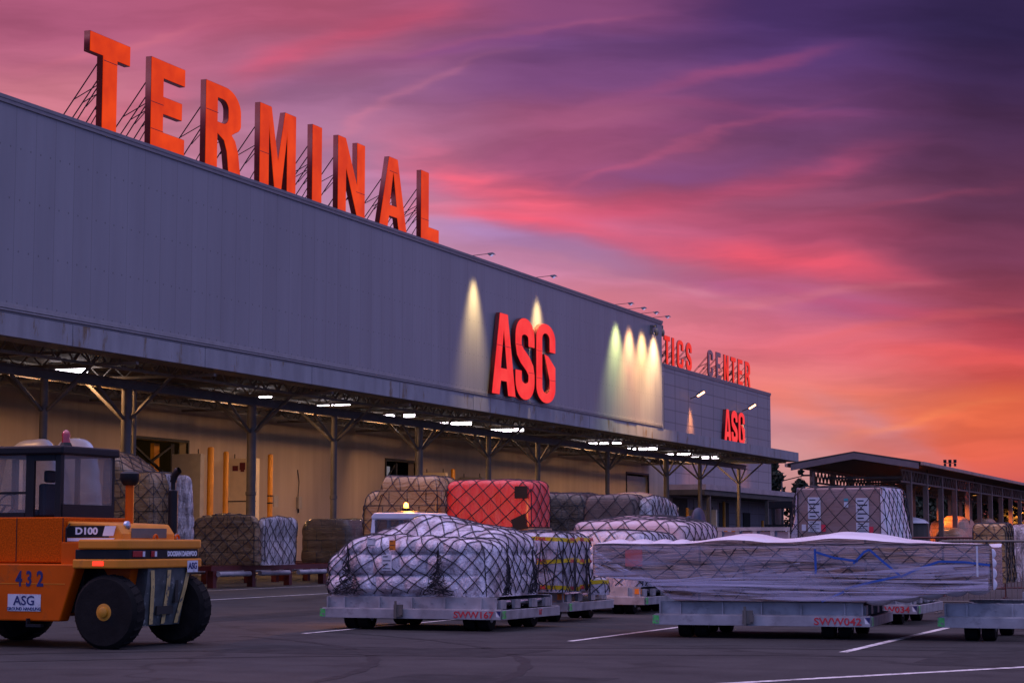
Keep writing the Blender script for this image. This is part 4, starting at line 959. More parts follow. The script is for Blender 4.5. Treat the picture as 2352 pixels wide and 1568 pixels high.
dolly((-12.9, 35.5), 0, 'galvanised dolly with an orange reflector under the yellow-taped load', patch=True)
dolly((-12.8, 39.9), 0, 'galvanised dolly with an orange reflector behind the left end of the long load', patch=True)
d042 = dolly((-6.22, 30.75), R(4.0), 'galvanised dolly under the long film-wrapped load, number SWW042 in red', 'SWW042')
d034 = dolly((-6.55, 36.6), 0, 'galvanised dolly half hidden behind the long load, number ending 034 in red', 'SWW034')
dolly((-1.8, 31.0), 0, 'empty galvanised dolly with bare rollers at the right edge, nearest one')
dolly((-1.1, 35.3), 0, 'empty galvanised dolly behind the nearest empty one at the right edge')
dolly((-1.6, 38.6), 0, 'empty galvanised dolly in the third row at the right edge')
dolly((-12.7, 44.4), 0, 'galvanised dolly under the pale netted boxes, far down the row')
dolly((-1.8, 44.0), 0, 'galvanised dolly under the brown load at the right edge')

# ------------------------------------------------------------------ loads on the dollies
AG = 'netted cargo loads on the apron dollies'
def local_load(parent_name, label, loc, rz, L, m_, group=AG, res=(150, 56), netp=None, part='wrapped_load'):
    t = thing(parent_name, label, 'cargo pallet', loc, rz, group)
    soft(L.mesh(*res).build(part, m_, t, fix=False), 60)
    if netp is not None: L.net(**netp).build('cargo_net', m_rope, t, fix=False)
    return t
def sstep(x, a, b): q = np.clip((x - a) / (b - a), 0, 1); return q * q * (3 - 2 * q)
def H167(x, y):
    f = sstep(y, -.60, -.05)
    return .92 + .03 * sstep(x, -1, -.4) - .22 * sstep(-x, .60, 1.0) + f * (.04 + .34 * np.exp(-((x + .05) / .46) ** 2) + .15 * np.exp(-((x - .65) / .45) ** 2) + .06 * np.exp(-((x + .8) / .2) ** 2)) - .05 * sstep(x, .7, 1)
L1 = Load(1.62, 1.20, H167, n=9, m=13, taper=.045, lump=.11, lw=.52, lh=.36, rough=.05, seed=31)
c167 = local_load('cargo_load', 'white film wrapped sacks under a black net on the front dolly, domed at the back', (-14.45, 32.75, .57), R(-1.5), L1, L_white, res=(230, 90),
                  netp=dict(spacing=.24, step=.04, r=.0095, wob=.17, seed=5, bottom=.05, off=.012))
# loose net tails gathered at the front and side
rng = random.Random(5)
for cx_, cy_, sx_ in ((-1.02, -1.33, .35), (.72, -1.34, .5), (1.74, -.85, 0), (1.72, .35, 0)):
    b = MB()
    for k in range(16):
        zt_ = rng.uniform(.5, .9); pts = []
        for i in range(9):
            f = i / 8; spread = (f ** 1.4) * rng.uniform(-.9, .9) * (.42 if sx_ else .2)
            if sx_: pts.append((cx_ + spread + rng.uniform(-.02, .02), cy_ - .05 - .03 * math.sin(f * 3), zt_ * (1 - f) + .03))
            else: pts.append((cx_ + .02 + .04 * math.sin(f * 3), cy_ + spread * 1.4, zt_ * (1 - f) + .03))
        b.tube(pts, .009, 3)
    b.build('net_tail', m_rope, c167, fix=False)
def slip(parent, x, z, w, h, y, m_=None, lines=4, face='y'):
    b = MB(); b.box(x - w / 2, x + w / 2, y - .006, y, z - h / 2, z + h / 2); b.build('paper_label', m_ or m_white, parent)
    b = MB()
    for i in range(lines): zz = z + h * .38 - i * h * .76 / max(1, lines - 1); b.box(x - w * .38, x + w * (.38 if i % 2 else .1), y - .0085, y - .0065, zz - h * .03, zz + h * .03)
    b.build('print', m_black_txt, parent)
slip(c167, -.28, .58, .19, .27, -1.345); slip(c167, -.18, .88, .12, .17, -1.33, m_oreflect, 3); slip(c167, -.60, .93, .16, .14, -1.31, m_white, 2)
# yellow taped load
t, L, s = cargo('cargo_load', 'pale load banded with yellow and red tape, right of the white sacks', 1294, 37.6, 1150, 1366, 1222, .56, L_tape, lump=.045, lw=.6, lh=.36, rough=.03, seed=41, spacing=.30, r=.012, step=.07, group=AG, taper=.01, res=(150, 56))
m_tape = mat('yellow_tape', (.72, .52, .02), .35, 0, .1, 6)
def band(t, L, zf, col, wob=.02, w=.075):
    S = np.linspace(0, 1, 120); cx = np.interp(S, L.ptab[0], L.ptab[1]); cy = np.interp(S, L.ptab[0], L.ptab[2]); z = np.full_like(S, zf) + wob * np.sin(S * 17 + zf * 9)
    k = np.interp(z, L.qtab[2], L.qtab[1]); lo = L.pos(cx, cy, k, z - w / L.h0 / 2, .012); hi = L.pos(cx, cy, k, z + w / L.h0 / 2, .012)
    b = MB(); n = len(S); b.v = [tuple(p) for p in lo] + [tuple(p) for p in hi]; b.f = [(i, i + 1, n + i + 1, n + i) for i in range(n - 1)]; b.m = [0] * (n - 1)
    return b.build('tape_band', col, t, fix=False)
for zf in (.88, .52, .07): band(t, L, zf, m_tape)
hw_, hd_ = s[0] / 2, s[1] / 2
for zf in (.88, .52, .07):
    for x in np.arange(-hw_ + .3, hw_, .55): text('DHL', .085, t, m_red_txt, (x, -hd_ - .075, zf * s[2] + .02 * math.sin(x * 3)), 'y', 'tape_print', 1.3, .004, .002)
    for y in np.arange(-hd_ + .3, hd_, .55): text('DHL', .085, t, m_red_txt, (hw_ + .072, y, zf * s[2]), 'x', 'tape_print', 1.3, .004, .002)
rng = random.Random(15)
for cx_ in (-.2, .35, .9):
    b = MB()
    for k in range(7):
        pts = []; sp = rng.uniform(-.3, .3)
        for i in range(8): f = i / 7; pts.append((cx_ * hw_ + sp * f ** 1.3, -hd_ - .085, .95 * (1 - f) + .02))
        b.tube(pts, .008, 3)
    b.build('net_tail', m_rope, t, fix=False)
for cy_ in (-.5, .2):
    b = MB()
    for k in range(7):
        pts = []; sp = rng.uniform(-.3, .3)
        for i in range(8): f = i / 7; pts.append((hw_ + .08, cy_ * hd_ + sp * f ** 1.3, .95 * (1 - f) + .02))
        b.tube(pts, .009, 3)
    b.build('net_tail', m_rope, t, fix=False)
tb, Lb, sb = cargo('cargo_load', 'small bulging film bundle at the foot of the yellow-taped load', 1392, 38.3, 1352, 1402, 1326, .5, L_tape, lump=.02, seed=43, n=4, m=3.5, spacing=.22, r=.009, group=AG, res=(70, 36)); band(tb, Lb, .72, m_tape)
# second line of boxes behind
t, L, s = cargo('cargo_load', 'flat dark-strapped load behind the left end of the long load', 1480, 42.4, 1240, 1572, 1219, .56, L_tape, lump=.03, lw=.8, lh=.5, seed=45, spacing=.32, r=.011, group=AG, dome=.03)
t, L, s = cargo('cargo_load', 'pale pink boxes under a domed white net cover, in the second row', 1580, 46.4, 1305, 1658, 1197, .56, L_pink, lump=.03, lw=1.0, lh=.6, seed=46, spacing=.34, r=.012, step=.07, group=AG, res=(140, 50),
      H=lambda h: (lambda x, y: h + .15 * sstep(y, -1, -.1) * np.exp(-((x + .05) / .75) ** 2) - .06 * sstep(x, .5, 1)), n=14, m=16)
slip(t, -.55, 1.05, .17, .2, -s[1] / 2 - .045, m_white, 3)

# ------------------------------------------------------------------ the long load
LL = 6.25
def zb_(u): return .02 + np.where(u < 0, .31 * sstep(-u, .55, .74) + .07 * sstep(-u, .74, 1), .20 * sstep(u, .34, 1.0))
def zt_(u): return .925 + .13 * np.exp(-((u + .28) / .17) ** 2) + .17 * np.exp(-((u - .28) / .28) ** 2) + .03 * np.exp(-((u + .86) / .1) ** 2) + .0 * u - .05 * sstep(u, .6, 1)
def long_shell(off=0.0, nu=170, nv=64, wscale=1.0, cover=False):
    us = np.linspace(-1, 1, nu); b = MB(); rng = np.random.default_rng(4); g = snoise(rng, 10, 2.4); g2 = snoise(rng, 10, 8)
    V = []
    for u in us:
        x = u * LL / 2; z0, z1 = float(zb_(u)) - off, float(zt_(u)) + off; y0, y1 = -1.22 - off, 1.22 + off
        endk = 1 - max(0, (abs(u) - .985) / .015) * .03
        prof = []
        ZT = .90 + off
        n1 = nv // 4
        for i in range(n1): f = i / n1; prof.append((y0, z0 + (ZT - z0) * f))
        for i in range(n1): f = i / n1; yy = y0 + (y1 - y0) * f; prof.append((yy, ZT + (z1 - ZT) * min(1, (math.sin(math.pi * (f * .96 + .02)) ** .35))))
        for i in range(n1): f = i / n1; prof.append((y1, ZT + (z0 - ZT) * f))
        for i in range(n1): f = i / n1; prof.append((y1 + (y0 - y1) * f, z0))
        P = np.array([(x, y * endk, (z - .5) * endk + .5) for y, z in prof]); d = .030 * g(P) + .012 * g2(P)
        P[:, 1] += np.sign(P[:, 1]) * d; P[:, 2] += np.where(P[:, 2] > .88, np.abs(d), d * .3)
        # film drawn in where it narrows
        V += [tuple(p) for p in P]
    m_ = len(prof); f = []; mi = []
    for i in range(nu - 1):
        for j in range(m_):
            k = (j + 1) % m_; f.append((i * m_ + j, i * m_ + k, (i + 1) * m_ + k, (i + 1) * m_ + j)); mi.append(1 if m_ // 4 <= j < m_ // 2 else 0)
    b.add(V, f); b.m = mi
    b.add([V[j] for j in range(m_)], [tuple(range(m_))]); b.add([V[(nu - 1) * m_ + j] for j in range(m_)], [tuple(range(m_ - 1, -1, -1))])
    return b
tl = thing('long_cargo_load', 'very long low load of crates wrapped in milky film, overhanging both ends of its dolly', 'cargo pallet', (-7.62, 31.88, .56), R(4.0))
soft(long_shell().build('wrapped_crates', [L_long, L_sheet], tl), 50)
# loose film hanging in scallops under the right overhang and bulging out of the right end
def frill(pts, w, amp, n, name='loose_film', seed=1):
    rng = random.Random(seed); b = MB(); m_ = len(pts) - 1; rows = []
    N = 70
    for i in range(N + 1):
        f = i / N * m_; k = min(m_ - 1, int(f)); q = Vector(pts[k]).lerp(Vector(pts[k + 1]), f - k); s_ = abs(math.sin(math.pi * n * i / N)) ** .6
        rows.append([q + Vector(w) * (j / 5) * (.35 + .65 * s_) + Vector(amp) * s_ * math.sin(math.pi * j / 5) for j in range(6)])
    vs = [p for r in rows for p in r]; b.add(vs, [(i * 6 + j, (i + 1) * 6 + j, (i + 1) * 6 + j + 1, i * 6 + j + 1) for i in range(N) for j in range(5)])
    o = b.build(name, L_sheet, tl, fix=False); soft(o, 80); return o
xs = LL / 2
frill([(xs - 1.9, -1.24, .04), (xs - 1.2, -1.24, .12), (xs - .6, -1.24, .20), (xs - .03, -1.22, .25)], (0, .35, -.10), (0, -.06, -.03), 5)
frill([(xs + .01, -1.2, .84), (xs + .02, -1.2, .55), (xs + .02, -1.2, .22)], (.035, .25, 0), (.03, -.02, 0), 4)
frill([(-xs - .01, -1.2, .88), (-xs - .01, -1.2, .5)], (-.06, .25, 0), (-.04, -.03, 0), 3)
frill([(-xs + .1, -1.21, .90), (-xs + .9, -1.21, .90), (-xs + 1.5, -1.21, .90)], (0, .9, .07), (0, 0, .05), 4)
# net on the front and stretched film strips
def yfront(x, z, off=.03): return -1.25 - off
b = MB(); g = snoise(np.random.default_rng(9), 8, 1.6)
for sg in (1, -1):
    for c in np.arange(-6, 6, .42):
        run = []
        for t_ in np.arange(-.1, 1.3, .06):
            x = c + sg * t_ * 1.15; z = t_; P = np.array([[x, 0., z]]); x2 = x + .17 * float(g(P)[0]); z2 = z + .09 * float(g(P + 3)[0]); u = x2 / (LL / 2)
            if abs(u) < .99 and float(zb_(u)) + .02 < z2 < .90: run.append((x2, -1.255, z2))
            else:
                if len(run) > 1: b.tube(run, .011, 3)
                run = []
        if len(run) > 1: b.tube(run, .011, 3)
b.build('cargo_net', m_rope, tl, fix=False)
b = MB(); rng = random.Random(11)
for k in range(70):
    side_ = 1 if k % 4 else -1
    x0, z0 = -2.12 + rng.uniform(-.06, .06), .30 + rng.uniform(-.05, .05)
    if k > 44: x0, z0 = rng.uniform(-1.4, 1.0), rng.uniform(.04, .5)
    x1 = x0 + rng.uniform(2.0, 5.0) if side_ > 0 else -LL / 2 + .05; x1 = min(x1, LL / 2 - .05)
    z1 = rng.uniform(.02, .62) if side_ > 0 else rng.uniform(.42, .8); w0 = rng.uniform(.012, .03); w1 = rng.uniform(.015, .075); pts = []
    if k > 44: z1 = z0 + rng.uniform(-.08, .16)
    for i in range(15):
        f = i / 14; x = x0 + (x1 - x0) * f; z = z0 + (z1 - z0) * f - (.02 + .05 * ((k * 7) % 5) / 4) * math.sin(f * 3.1)
        z = max(float(zb_(x / (LL / 2))) + .03, min(.86, z)); pts.append((x, -1.262 - .002 * (k % 9), z, w0 + (w1 - w0) * f))
    n0 = len(b.v); vs = []
    for x, y, z, w in pts: vs += [(x, y, z + w / 2), (x, y, z - w / 2)]
    b.add(vs, [(2 * i, 2 * i + 1, 2 * i + 3, 2 * i + 2) for i in range(14)])
b.build('film_strip', m_film2, tl, fix=False)
sh = MB(); n = 90
zz = [(i / (n - 1)) * 2 - 1 for i in range(n)]; vs = []
for u in zz:
    x = u * LL / 2 * .992; vs += [(x, -1.285 - .015 * math.sin(u * 9), max(.03, float(zb_(u)) - .0)), (x, -1.275, .45), (x, -1.268, .88)]
sh.add(vs, [(i * 3 + j, (i + 1) * 3 + j, (i + 1) * 3 + j + 1, i * 3 + j + 1) for i in range(n - 1) for j in (0, 1)]); soft(sh.build('stretch_film', m_film, tl, fix=False), 80)
# blue straps
b = MB()
def strap(pts): b.ribbon([(x, -1.2715, z * .9) for x, z in pts], (0, -1, 0), .034, th=.002)
strap([(.46, .93), (.47, .55), (.46, .50)]); strap([(.46, .88), (.75, .78), (1.12, .72)][:3]); strap([(1.05, .68), (1.22, .88), (1.3, .92)]); strap([(1.3, .92), (1.5, .72), (1.74, .50), (1.77, .46)]); strap([(1.77, .46), (2.0, .58), (2.35, .72)])
strap([(2.35, .72), (2.75, .71), (LL / 2 - .02, .66)]); strap([(.92, .25), (1.3, .36), (1.74, .47)]); strap([(.55, .03), (.9, .2)])
b.build('blue_strap', m_blue, tl, fix=False)
b = MB(); b.box(-2.58, -2.30, -1.262, -1.256, .56, .82); b.build('red_label', mat('red_sheet', (.55, .09, .07), .5, 0, .15), tl)
b = MB(); b.box(LL / 2 - .22, LL / 2 - .19, -1.275, -1.27, .42, .88); b.build('tape_edge', m_white, tl)

# ------------------------------------------------------------------ the big carton on the dolly behind
q = at_depth(1928, 1244, 37.0)
t = thing('big_carton', 'big brown carton on a timber base under film and net, white sheets on its front', 'cargo pallet', (q.x, q.y + 1.1, .57), 0, AG)
b = MB(); b.box(-.78, .78, -1.1, 1.05, .46, 1.93); b.build('carton', L_crate, t, bevel=.03)
b = MB(); b.box(-.98, .98, -1.15, 1.1, .27, .458); b.build('timber_base', m_wood, t, bevel=.01)
b = MB(); b.box(-1.02, 1.02, -1.18, 1.15, .0, .268); b.build('lower_carton', L_crate, t)
g = snoise(np.random.default_rng(3), 10, 5.0)
for s_ in (-1, 1):
    b = MB(); vs = []; NZ, NY = 22, 26
    for i in range(NZ):
        f = i / (NZ - 1); z = 1.94 - 1.62 * f; x = .80 + .10 * f + .22 * f ** 3 - (.10 if f > .9 else 0)
        for j in range(NY):
            y = -1.13 + 2.2 * j / (NY - 1); P = np.array([[x * 2, y * 2, z]]); vs.append((s_ * (x + .035 * float(g(P)[0]) + .05 * abs(math.sin(f * 9 + j * .35)) * f), y, z))
    b.add(vs, [(i * NY + j, (i + 1) * NY + j, (i + 1) * NY + j + 1, i * NY + j + 1) for i in range(NZ - 1) for j in range(NY - 1)])
    b.add([vs[i * NY] for i in range(NZ)] + [(s_ * .785, -1.105, 1.94), (s_ * .785, -1.105, .47), (s_ * .985, -1.155, .32)], [tuple(list(range(NZ)) + [NZ + 2, NZ + 1, NZ])])
    soft(b.build('film_skirt', L_sheet if s_ > 0 else L_pink, t, fix=False), 70)
y_ = -1.105
for x, z, w, h in ((-.46, 1.56, .24, .40), (.44, 1.53, .24, .42), (-.46, 1.22, .24, .2), (.44, 1.18, .24, .22)): slip(t, x, z, w, h, y_, m_white, 5)
for x, z, w, h, m_ in ((-.29, 1.19, .08, .13, mat('red_square', (.75, .03, .07), .5, 0, .05)), (.60, 1.15, .08, .13, mat('red_square', (.75, .03, .07), .5, 0, .05)), (.14, 1.62, .08, .10, m_white), (.14, 1.71, .08, .05, mat('teal_square', (.05, .3, .35), .5, 0, .05)), (-.66, 1.2, .08, .12, m_white)):
    b = MB(); yy = y_ - .01 - (.004 if m_ is not m_white else 0); b.box(x - w / 2, x + w / 2, yy - .004, yy, z - h / 2, z + h / 2); b.build('sticker', m_, t)
Ln = Load(1.04, 1.17, lambda x, y: 1.95 + 0 * x, tapy=.0, n=14, m=16, taper=.19, lump=0, rough=.01, seed=3)
Ln.net(spacing=.26, step=.07, r=.009, off=.03, wob=.09, seed=7).build('cargo_net', m_rope, t, fix=False)
# ------------------------------------------------------------------ more loads further back
BG = 'netted cargo loads in the back rows'
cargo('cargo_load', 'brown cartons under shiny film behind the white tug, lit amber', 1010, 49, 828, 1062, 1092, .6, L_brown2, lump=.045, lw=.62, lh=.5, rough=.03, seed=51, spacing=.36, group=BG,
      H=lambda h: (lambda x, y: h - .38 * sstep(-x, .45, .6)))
t = thing('cargo_load', 'bright red wrapped load on a dark red base, seen over the white sacks', 'cargo pallet', (0, 0, 0), 0, BG)
p = at_depth(1226, 1244, 47); l = on_y(1020, 1244, p.y); q = on_x(1268, 1244, p.x); w, d = p.x - l.x, q.y - p.y
zt = at_depth(1226, 1100, 47).z; t.location = (p.x - w / 2, p.y + d / 2, 0)
Lr = Load(w / 2, d / 2, domed(zt - 1.86, .03), n=10, m=10, taper=.0, lump=.05, lw=.62, lh=1.6, rough=.03, seed=52)
o = soft(Lr.mesh(140, 50).build('red_drums', L_red, t, fix=False), 60); o.location = (0, 0, 1.86)
o = Lr.net(spacing=.30, step=.07, r=.012, off=.02, seed=12).build('cargo_net', m_rope, t, fix=False); o.location = (0, 0, 1.84)
b = MB()
for z in (1.62, 1.78): b.box(-w / 2, w / 2, -d / 2, d / 2, z, z + .05)
for x in (-w * .4, -w * .14, w * .14, w * .4): b.box(x - .07, x + .07, -d / 2 + .02, d / 2 - .02, 1.671, 1.779)
b.build('pallet', m_wood, t)
b = MB(); b.box(-w / 2, w / 2, -d / 2, d / 2, .6, 1.6); b.build('lower_crate', m_redsteel, t, bevel=.02)
b = MB(); b.box(w / 2 - .46, w / 2 - .14, -d / 2 - .066, -d / 2 - .06, zt - .45, zt - .16); b.build('black_label', m_black, t); b = MB(); b.prism([(w / 2 - .55, zt - .95), (w / 2 - .2, zt - .8), (w / 2 - .15, zt - 1.15), (w / 2 - .48, zt - 1.2)], -d / 2 - .068, -d / 2 - .06, 'y'); b.build('black_label', m_black, t)
b = MB(); b.box(-w / 2 - .1, w / 2 + .1, -d / 2 - .1, d / 2 + .1, .35, .598); b.box(-w / 2, -w / 2 + .2, -d / 2, d / 2, 0, .349); b.box(w / 2 - .2, w / 2, -d / 2, d / 2, 0, .349); b.build('skid_base', m_redsteel, t)
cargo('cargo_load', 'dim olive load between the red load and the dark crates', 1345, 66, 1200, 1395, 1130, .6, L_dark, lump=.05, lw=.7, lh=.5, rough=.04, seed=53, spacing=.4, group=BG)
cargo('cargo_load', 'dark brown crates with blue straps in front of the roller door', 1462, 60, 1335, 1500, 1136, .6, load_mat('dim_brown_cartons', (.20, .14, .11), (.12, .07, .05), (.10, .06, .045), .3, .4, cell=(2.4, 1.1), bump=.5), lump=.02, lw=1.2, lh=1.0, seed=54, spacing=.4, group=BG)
cargo('cargo_load', 'crumpled clear film bundle at the right end of the dark crates', 1496, 60.2, 1462, 1563, 1140, .6, L_foil, lump=.06, lw=.4, lh=.9, rough=.07, seed=55, spacing=.3, group=BG, H=lambda h: (lambda x, y: h - .25 * sstep(y, 0, 1)))
cargo('cargo_load', 'thin loose film heap lying on top of the dark crates', 1500, 62, 1370, 1530, 1128, 2.7, L_brown2, lump=.04, lw=.5, lh=.2, rough=.05, seed=56, net=False, group=BG, n=3, m=3)
cargo('covered_load', 'lumpy machine under a navy tarpaulin behind the pale boxes', 1612, 56, 1558, 1638, 1164, .3, m_navy, lump=.05, lw=1.2, lh=1.0, rough=.08, seed=57, net=False, n=3.5, m=3.2, group=BG, H=lambda h: (lambda x, y: h - .28 * np.exp(-((x + .35) / .25) ** 2)))
# right edge
cargo('cargo_load', 'brown cartons at the right edge under a diamond net, white top sheet', 2312, 45.5, 2232, 2330, 1201, .57, L_brown2, lump=.01, lw=.7, lh=.6, seed=61, spacing=.26, r=.012, group=BG, n=16, m=16)
cargo('cargo_load', 'tall heap of crumpled clear film at the right edge beyond the barrier', 2440, 47.3, 2300, 2470, 1204, .57, L_foil, lump=.04, lw=.35, lh=.8, rough=.06, seed=62, spacing=.3, net=False, group=BG, res=(160, 60))
OG = 'orange-lit loads under the far shed roof'
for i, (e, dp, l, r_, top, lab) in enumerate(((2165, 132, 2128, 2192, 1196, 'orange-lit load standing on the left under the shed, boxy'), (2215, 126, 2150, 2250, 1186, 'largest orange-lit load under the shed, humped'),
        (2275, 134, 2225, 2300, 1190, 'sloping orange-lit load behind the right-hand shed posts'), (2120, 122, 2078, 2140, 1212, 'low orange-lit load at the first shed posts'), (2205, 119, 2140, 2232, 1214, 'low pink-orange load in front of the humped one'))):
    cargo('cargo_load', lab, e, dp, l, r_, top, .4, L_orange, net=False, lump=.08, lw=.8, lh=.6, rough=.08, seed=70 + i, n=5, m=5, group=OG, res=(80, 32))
t = thing('canvas_shade', 'pale round-topped canvas cover beside the first shed post', 'cover', at_depth(2080, 1244, 112), 0); t.location.z = 0
b = MB(); b.lathe((0, 0, 0), [(1.35, 2.55), (1.1, 2.75), (.6, 2.88), (.05, 2.92)], 'z', 18); soft(b.build('cover', L_sheet, t)); b = MB(); b.lathe((0, 0, 0), [(1.15, 0), (1.2, 2.54)], n=16); b.build('body', m_soffit, t)

# ------------------------------------------------------------------ high loader deck between the boxes and the big carton
p0 = at_depth(1655, 1217, 46); p1 = at_depth(1800, 1225, 46)
t = thing('loader_trailer', 'grey steel trailer with ribbed side panels between the pale boxes and the big carton', 'trailer', (p0.x, p0.y, 0), 0)
Lx = (p1 - p0).length + .6; b = MB(); b.box(0, Lx, 0, 2.4, 1.2, 1.74); b.build('body_panel', mat('trailer_panel', (.36, .30, .36), .5, .2, .15), t)
b = MB()
for x in np.linspace(0, Lx, 6): b.box(x - .05, x + .05, -.06, -.001, 1.18, 1.76)
b.box(-.06, Lx + .06, -.07, .02, 1.76, 1.84); b.build('frame', m_galv, t)
b = MB(); b.box(.2, Lx - .2, .2, 2.2, .5, 1.19); b.build('chassis', m_steel, t)
for x in (.6, Lx - .6):
    for y in (.2, 2.2):
        b = MB(); b.lathe((x, y, .36), [(.2, -.12), (.36, -.12), (.36, .12), (.2, .12)], 'y', 18); soft(b.build('wheel', m_rubber, t), 50)
# barriers
def barrier(x, y, L, h, lab, m_, n=26, rz=0, r=.02):
    t = thing('barrier', lab, 'barrier', (x, y, 0), rz, 'crowd barriers by the far dollies'); b = MB()
    b.tube([(0, 0, .02), (0, 0, h - .15), (.05, 0, h - .04), (.15, 0, h), (L - .15, 0, h), (L - .05, 0, h - .04), (L, 0, h - .15), (L, 0, .02)], r * 1.3, 8); b.bar((0, 0, .25), (L, 0, .25), r, 6)
    for x_ in (.02, L - .02): b.box(x_ - .03, x_ + .03, -.3, .3, 0, .03)
    b.build('frame', m_, t); b = MB()
    for i in range(1, n): b.bar((L * i / n, 0, .25), (L * i / n, 0, h - .03), r * .42, 4)
    b.build('bars', m_, t); return t
q = at_depth(2149, 1244, 42.5); barrier(q.x, q.y, 2.9, 1.52, 'grey metal crowd barrier behind the right end of the long load', m_steel)
q = at_depth(2380, 1244, 43.4); barrier(q.x, q.y, 2.6, 1.48, 'grey metal crowd barrier cut by the right edge', m_steel)
q = at_depth(2086, 1244, 55); barrier(q.x, q.y, 2.6, 1.62, 'rusty crowd barrier lit orange behind the big carton', m_redsteel); q = at_depth(2165, 1244, 56); barrier(q.x, q.y, 2.4, 1.62, 'second rusty crowd barrier, lit orange, in front of the shed loads', m_redsteel)
# amber and white barrier bar
q = at_depth(1644, 1212, 70); t = thing('marker_barrier', 'orange and white striped marker barrier before the far bollard', 'barrier', (q.x, q.y, 0)); zt = q.z
b = MB()
for i in range(6): b.box(i * .14, i * .14 + .14, 0, .2, zt - .22, zt, i % 2)
b.build('striped_board', [m_oreflect, m_white], t); b = MB(); b.box(.1, .16, .02, .18, 0, zt - .221); b.box(.66, .72, .02, .18, 0, zt - .221); b.build('legs', m_steel, t)
# lift attachment
q = at_depth(1767, 1210, 90); t = thing('lift_frame', 'black lifting frame machine standing under the porch', 'lifting machine', (q.x, q.y, 0)); b = MB()
for x in (0, 1.2): b.box(x - .05, x + .05, -.05, .05, 0, 2.2)
b.box(-.2, 1.4, -.06, .06, 2.2, 2.3); b.box(-.1, 1.3, -.05, .05, 1.5, 1.58); b.box(-.1, 1.3, -.05, .05, 1.0, 1.08); b.build('lower_frame', m_black, t)
b = MB(); b.box(.15, .3, -.1, .1, 2.3, 3.2); b.box(.95, 1.1, -.1, .1, 2.3, 3.2); b.box(0, 1.25, -.12, .12, 3.0, 3.35); b.build('mast', m_black, t, bevel=.02)

# ------------------------------------------------------------------ airport tug with beacon
p = at_depth(966, 1244, 40.5); t = thing('baggage_tug', 'white baggage tug with a lit orange beacon behind the white sacks', 'tug', (p.x - .56, p.y + .72, 0), 0)
m_tug = mat('tug_white', (.60, .60, .66), .35, 0, .05, 3, coat=.4)
b = MB(); b.prism([(-.50, 2.1), (.50, 2.1), (.57, 2.03), (.56, 1.96), (-.56, 1.96), (-.57, 2.03)], -.70, .75, 'y'); b.build('cab_roof', m_tug, t, bevel=.03)
b = MB(); b.box(-.42, .42, -.5, .5, 2.102, 2.13); b.build('roof_panel', m_black, t, bevel=.01)
for sx in (-1, 1):
    b = MB(); b.bar((sx * .56, -.74, 1.0), (sx * .50, -.64, 2.0), .06, 4); b.build('front_pillar', m_tug, t)
    b = MB(); b.bar((sx * .55, .72, 1.0), (sx * .52, .69, 2.0), .06, 4); b.build('rear_pillar', m_tug, t)
    b = MB(); b.bar((sx * .55, .1, 1.0), (sx * .53, .1, 2.0), .045, 4); b.build('middle_pillar', m_tug, t)
b = MB(); b.box(-.58, .58, -1.3, -.76, .35, 1.05); b.box(-.58, .58, -.759, 1.2, .35, 1.0); b.build('body', m_tug, t, bevel=.05)
m_dg = bpy.data.materials.new('tinted_glass'); m_dg.use_nodes = True; _b = m_dg.node_tree.nodes['Principled BSDF']; _b.inputs['Base Color'].default_value = (.02, .02, .03, 1); _b.inputs['Roughness'].default_value = .08; _b.inputs['Alpha'].default_value = .55
b = MB(); b.box(-.48, .48, -.70, -.69, 1.02, 1.95); b.build('windscreen', m_dg, t)
b = MB(); b.box(.525, .535, -.6, .05, 1.05, 1.92); b.build('side_window', m_dg, t)
b = MB(); b.box(-.2, .2, .2, .5, 1.0, 1.6); b.build('seat', m_black, t, bevel=.04)
b = MB(); b.tube([(.05 + .16 * math.cos(a), -.35, 1.28 + .14 * math.sin(a)) for a in np.linspace(0, 6.283, 16)], .014, 5); b.build('steering_wheel', m_black, t)
for x in (-.52, .52):
    for y in (-.9, .75): b = MB(); b.lathe((x, y, .3), [(.15, -.11), (.3, -.11), (.3, .11), (.15, .11)], 'x', 16); soft(b.build('wheel', m_rubber, t), 50)
b = MB(); b.lathe((-.05, -.1, 2.151), [(.09, 0), (.09, .05), (.05, .06)], n=12); b.build('beacon_base', m_black, t)
b = MB(); b.lathe((-.05, -.1, 2.212), [(.045, 0), (.05, .05), (.035, .09), (.01, .10)], n=12); soft(b.build('beacon', mat('beacon_amber', (.9, .3, .05), .3, 0, 0, emit=(1, .30, .04), estr=14), t))
ld = bpy.data.lights.new('beacon_light', 'POINT'); ld.energy = 420; ld.color = (1, .35, .06); ld.shadow_soft_size = .08; lo = bpy.data.objects.new('beacon_light', ld); link(lo, t); lo.location = (-.05, -.1, 2.45)

# ------------------------------------------------------------------ far shed
Sh = thing('open_shed', 'long open-sided shed with a shallow gable roof and rows of steel posts', 'shed', (-22.6, 108, 0)); sx, sy = 22.6, -108
def spart(b, name, m, par=Sh, **k): o = b.build(name, m, par, **k); o.location = (sx, sy, 0) if par is Sh else (0, 0, 0); return o
y0, y1 = 107.6, 215
b = MB(); b.prism([(-26.3, 5.82), (-22.6, 6.42), (-19.0, 5.82), (-19.0, 5.74), (-22.6, 6.34), (-26.3, 5.74)], y0, y1, 'y'); spart(b, 'roof', mat('shed_roof', (.07, .06, .06), .8, 0, .2, spec=.2))
b = MB(); b.prism([(-26.1, 5.735), (-22.6, 6.33), (-19.1, 5.735), (-19.1, 5.42), (-22.6, 6.00), (-26.1, 5.42)], y0 - .06, y0 + .05, 'y'); spart(b, 'gable_beam', mat('gable_beam_grey', (.15, .12, .13), .6, 0, .1))
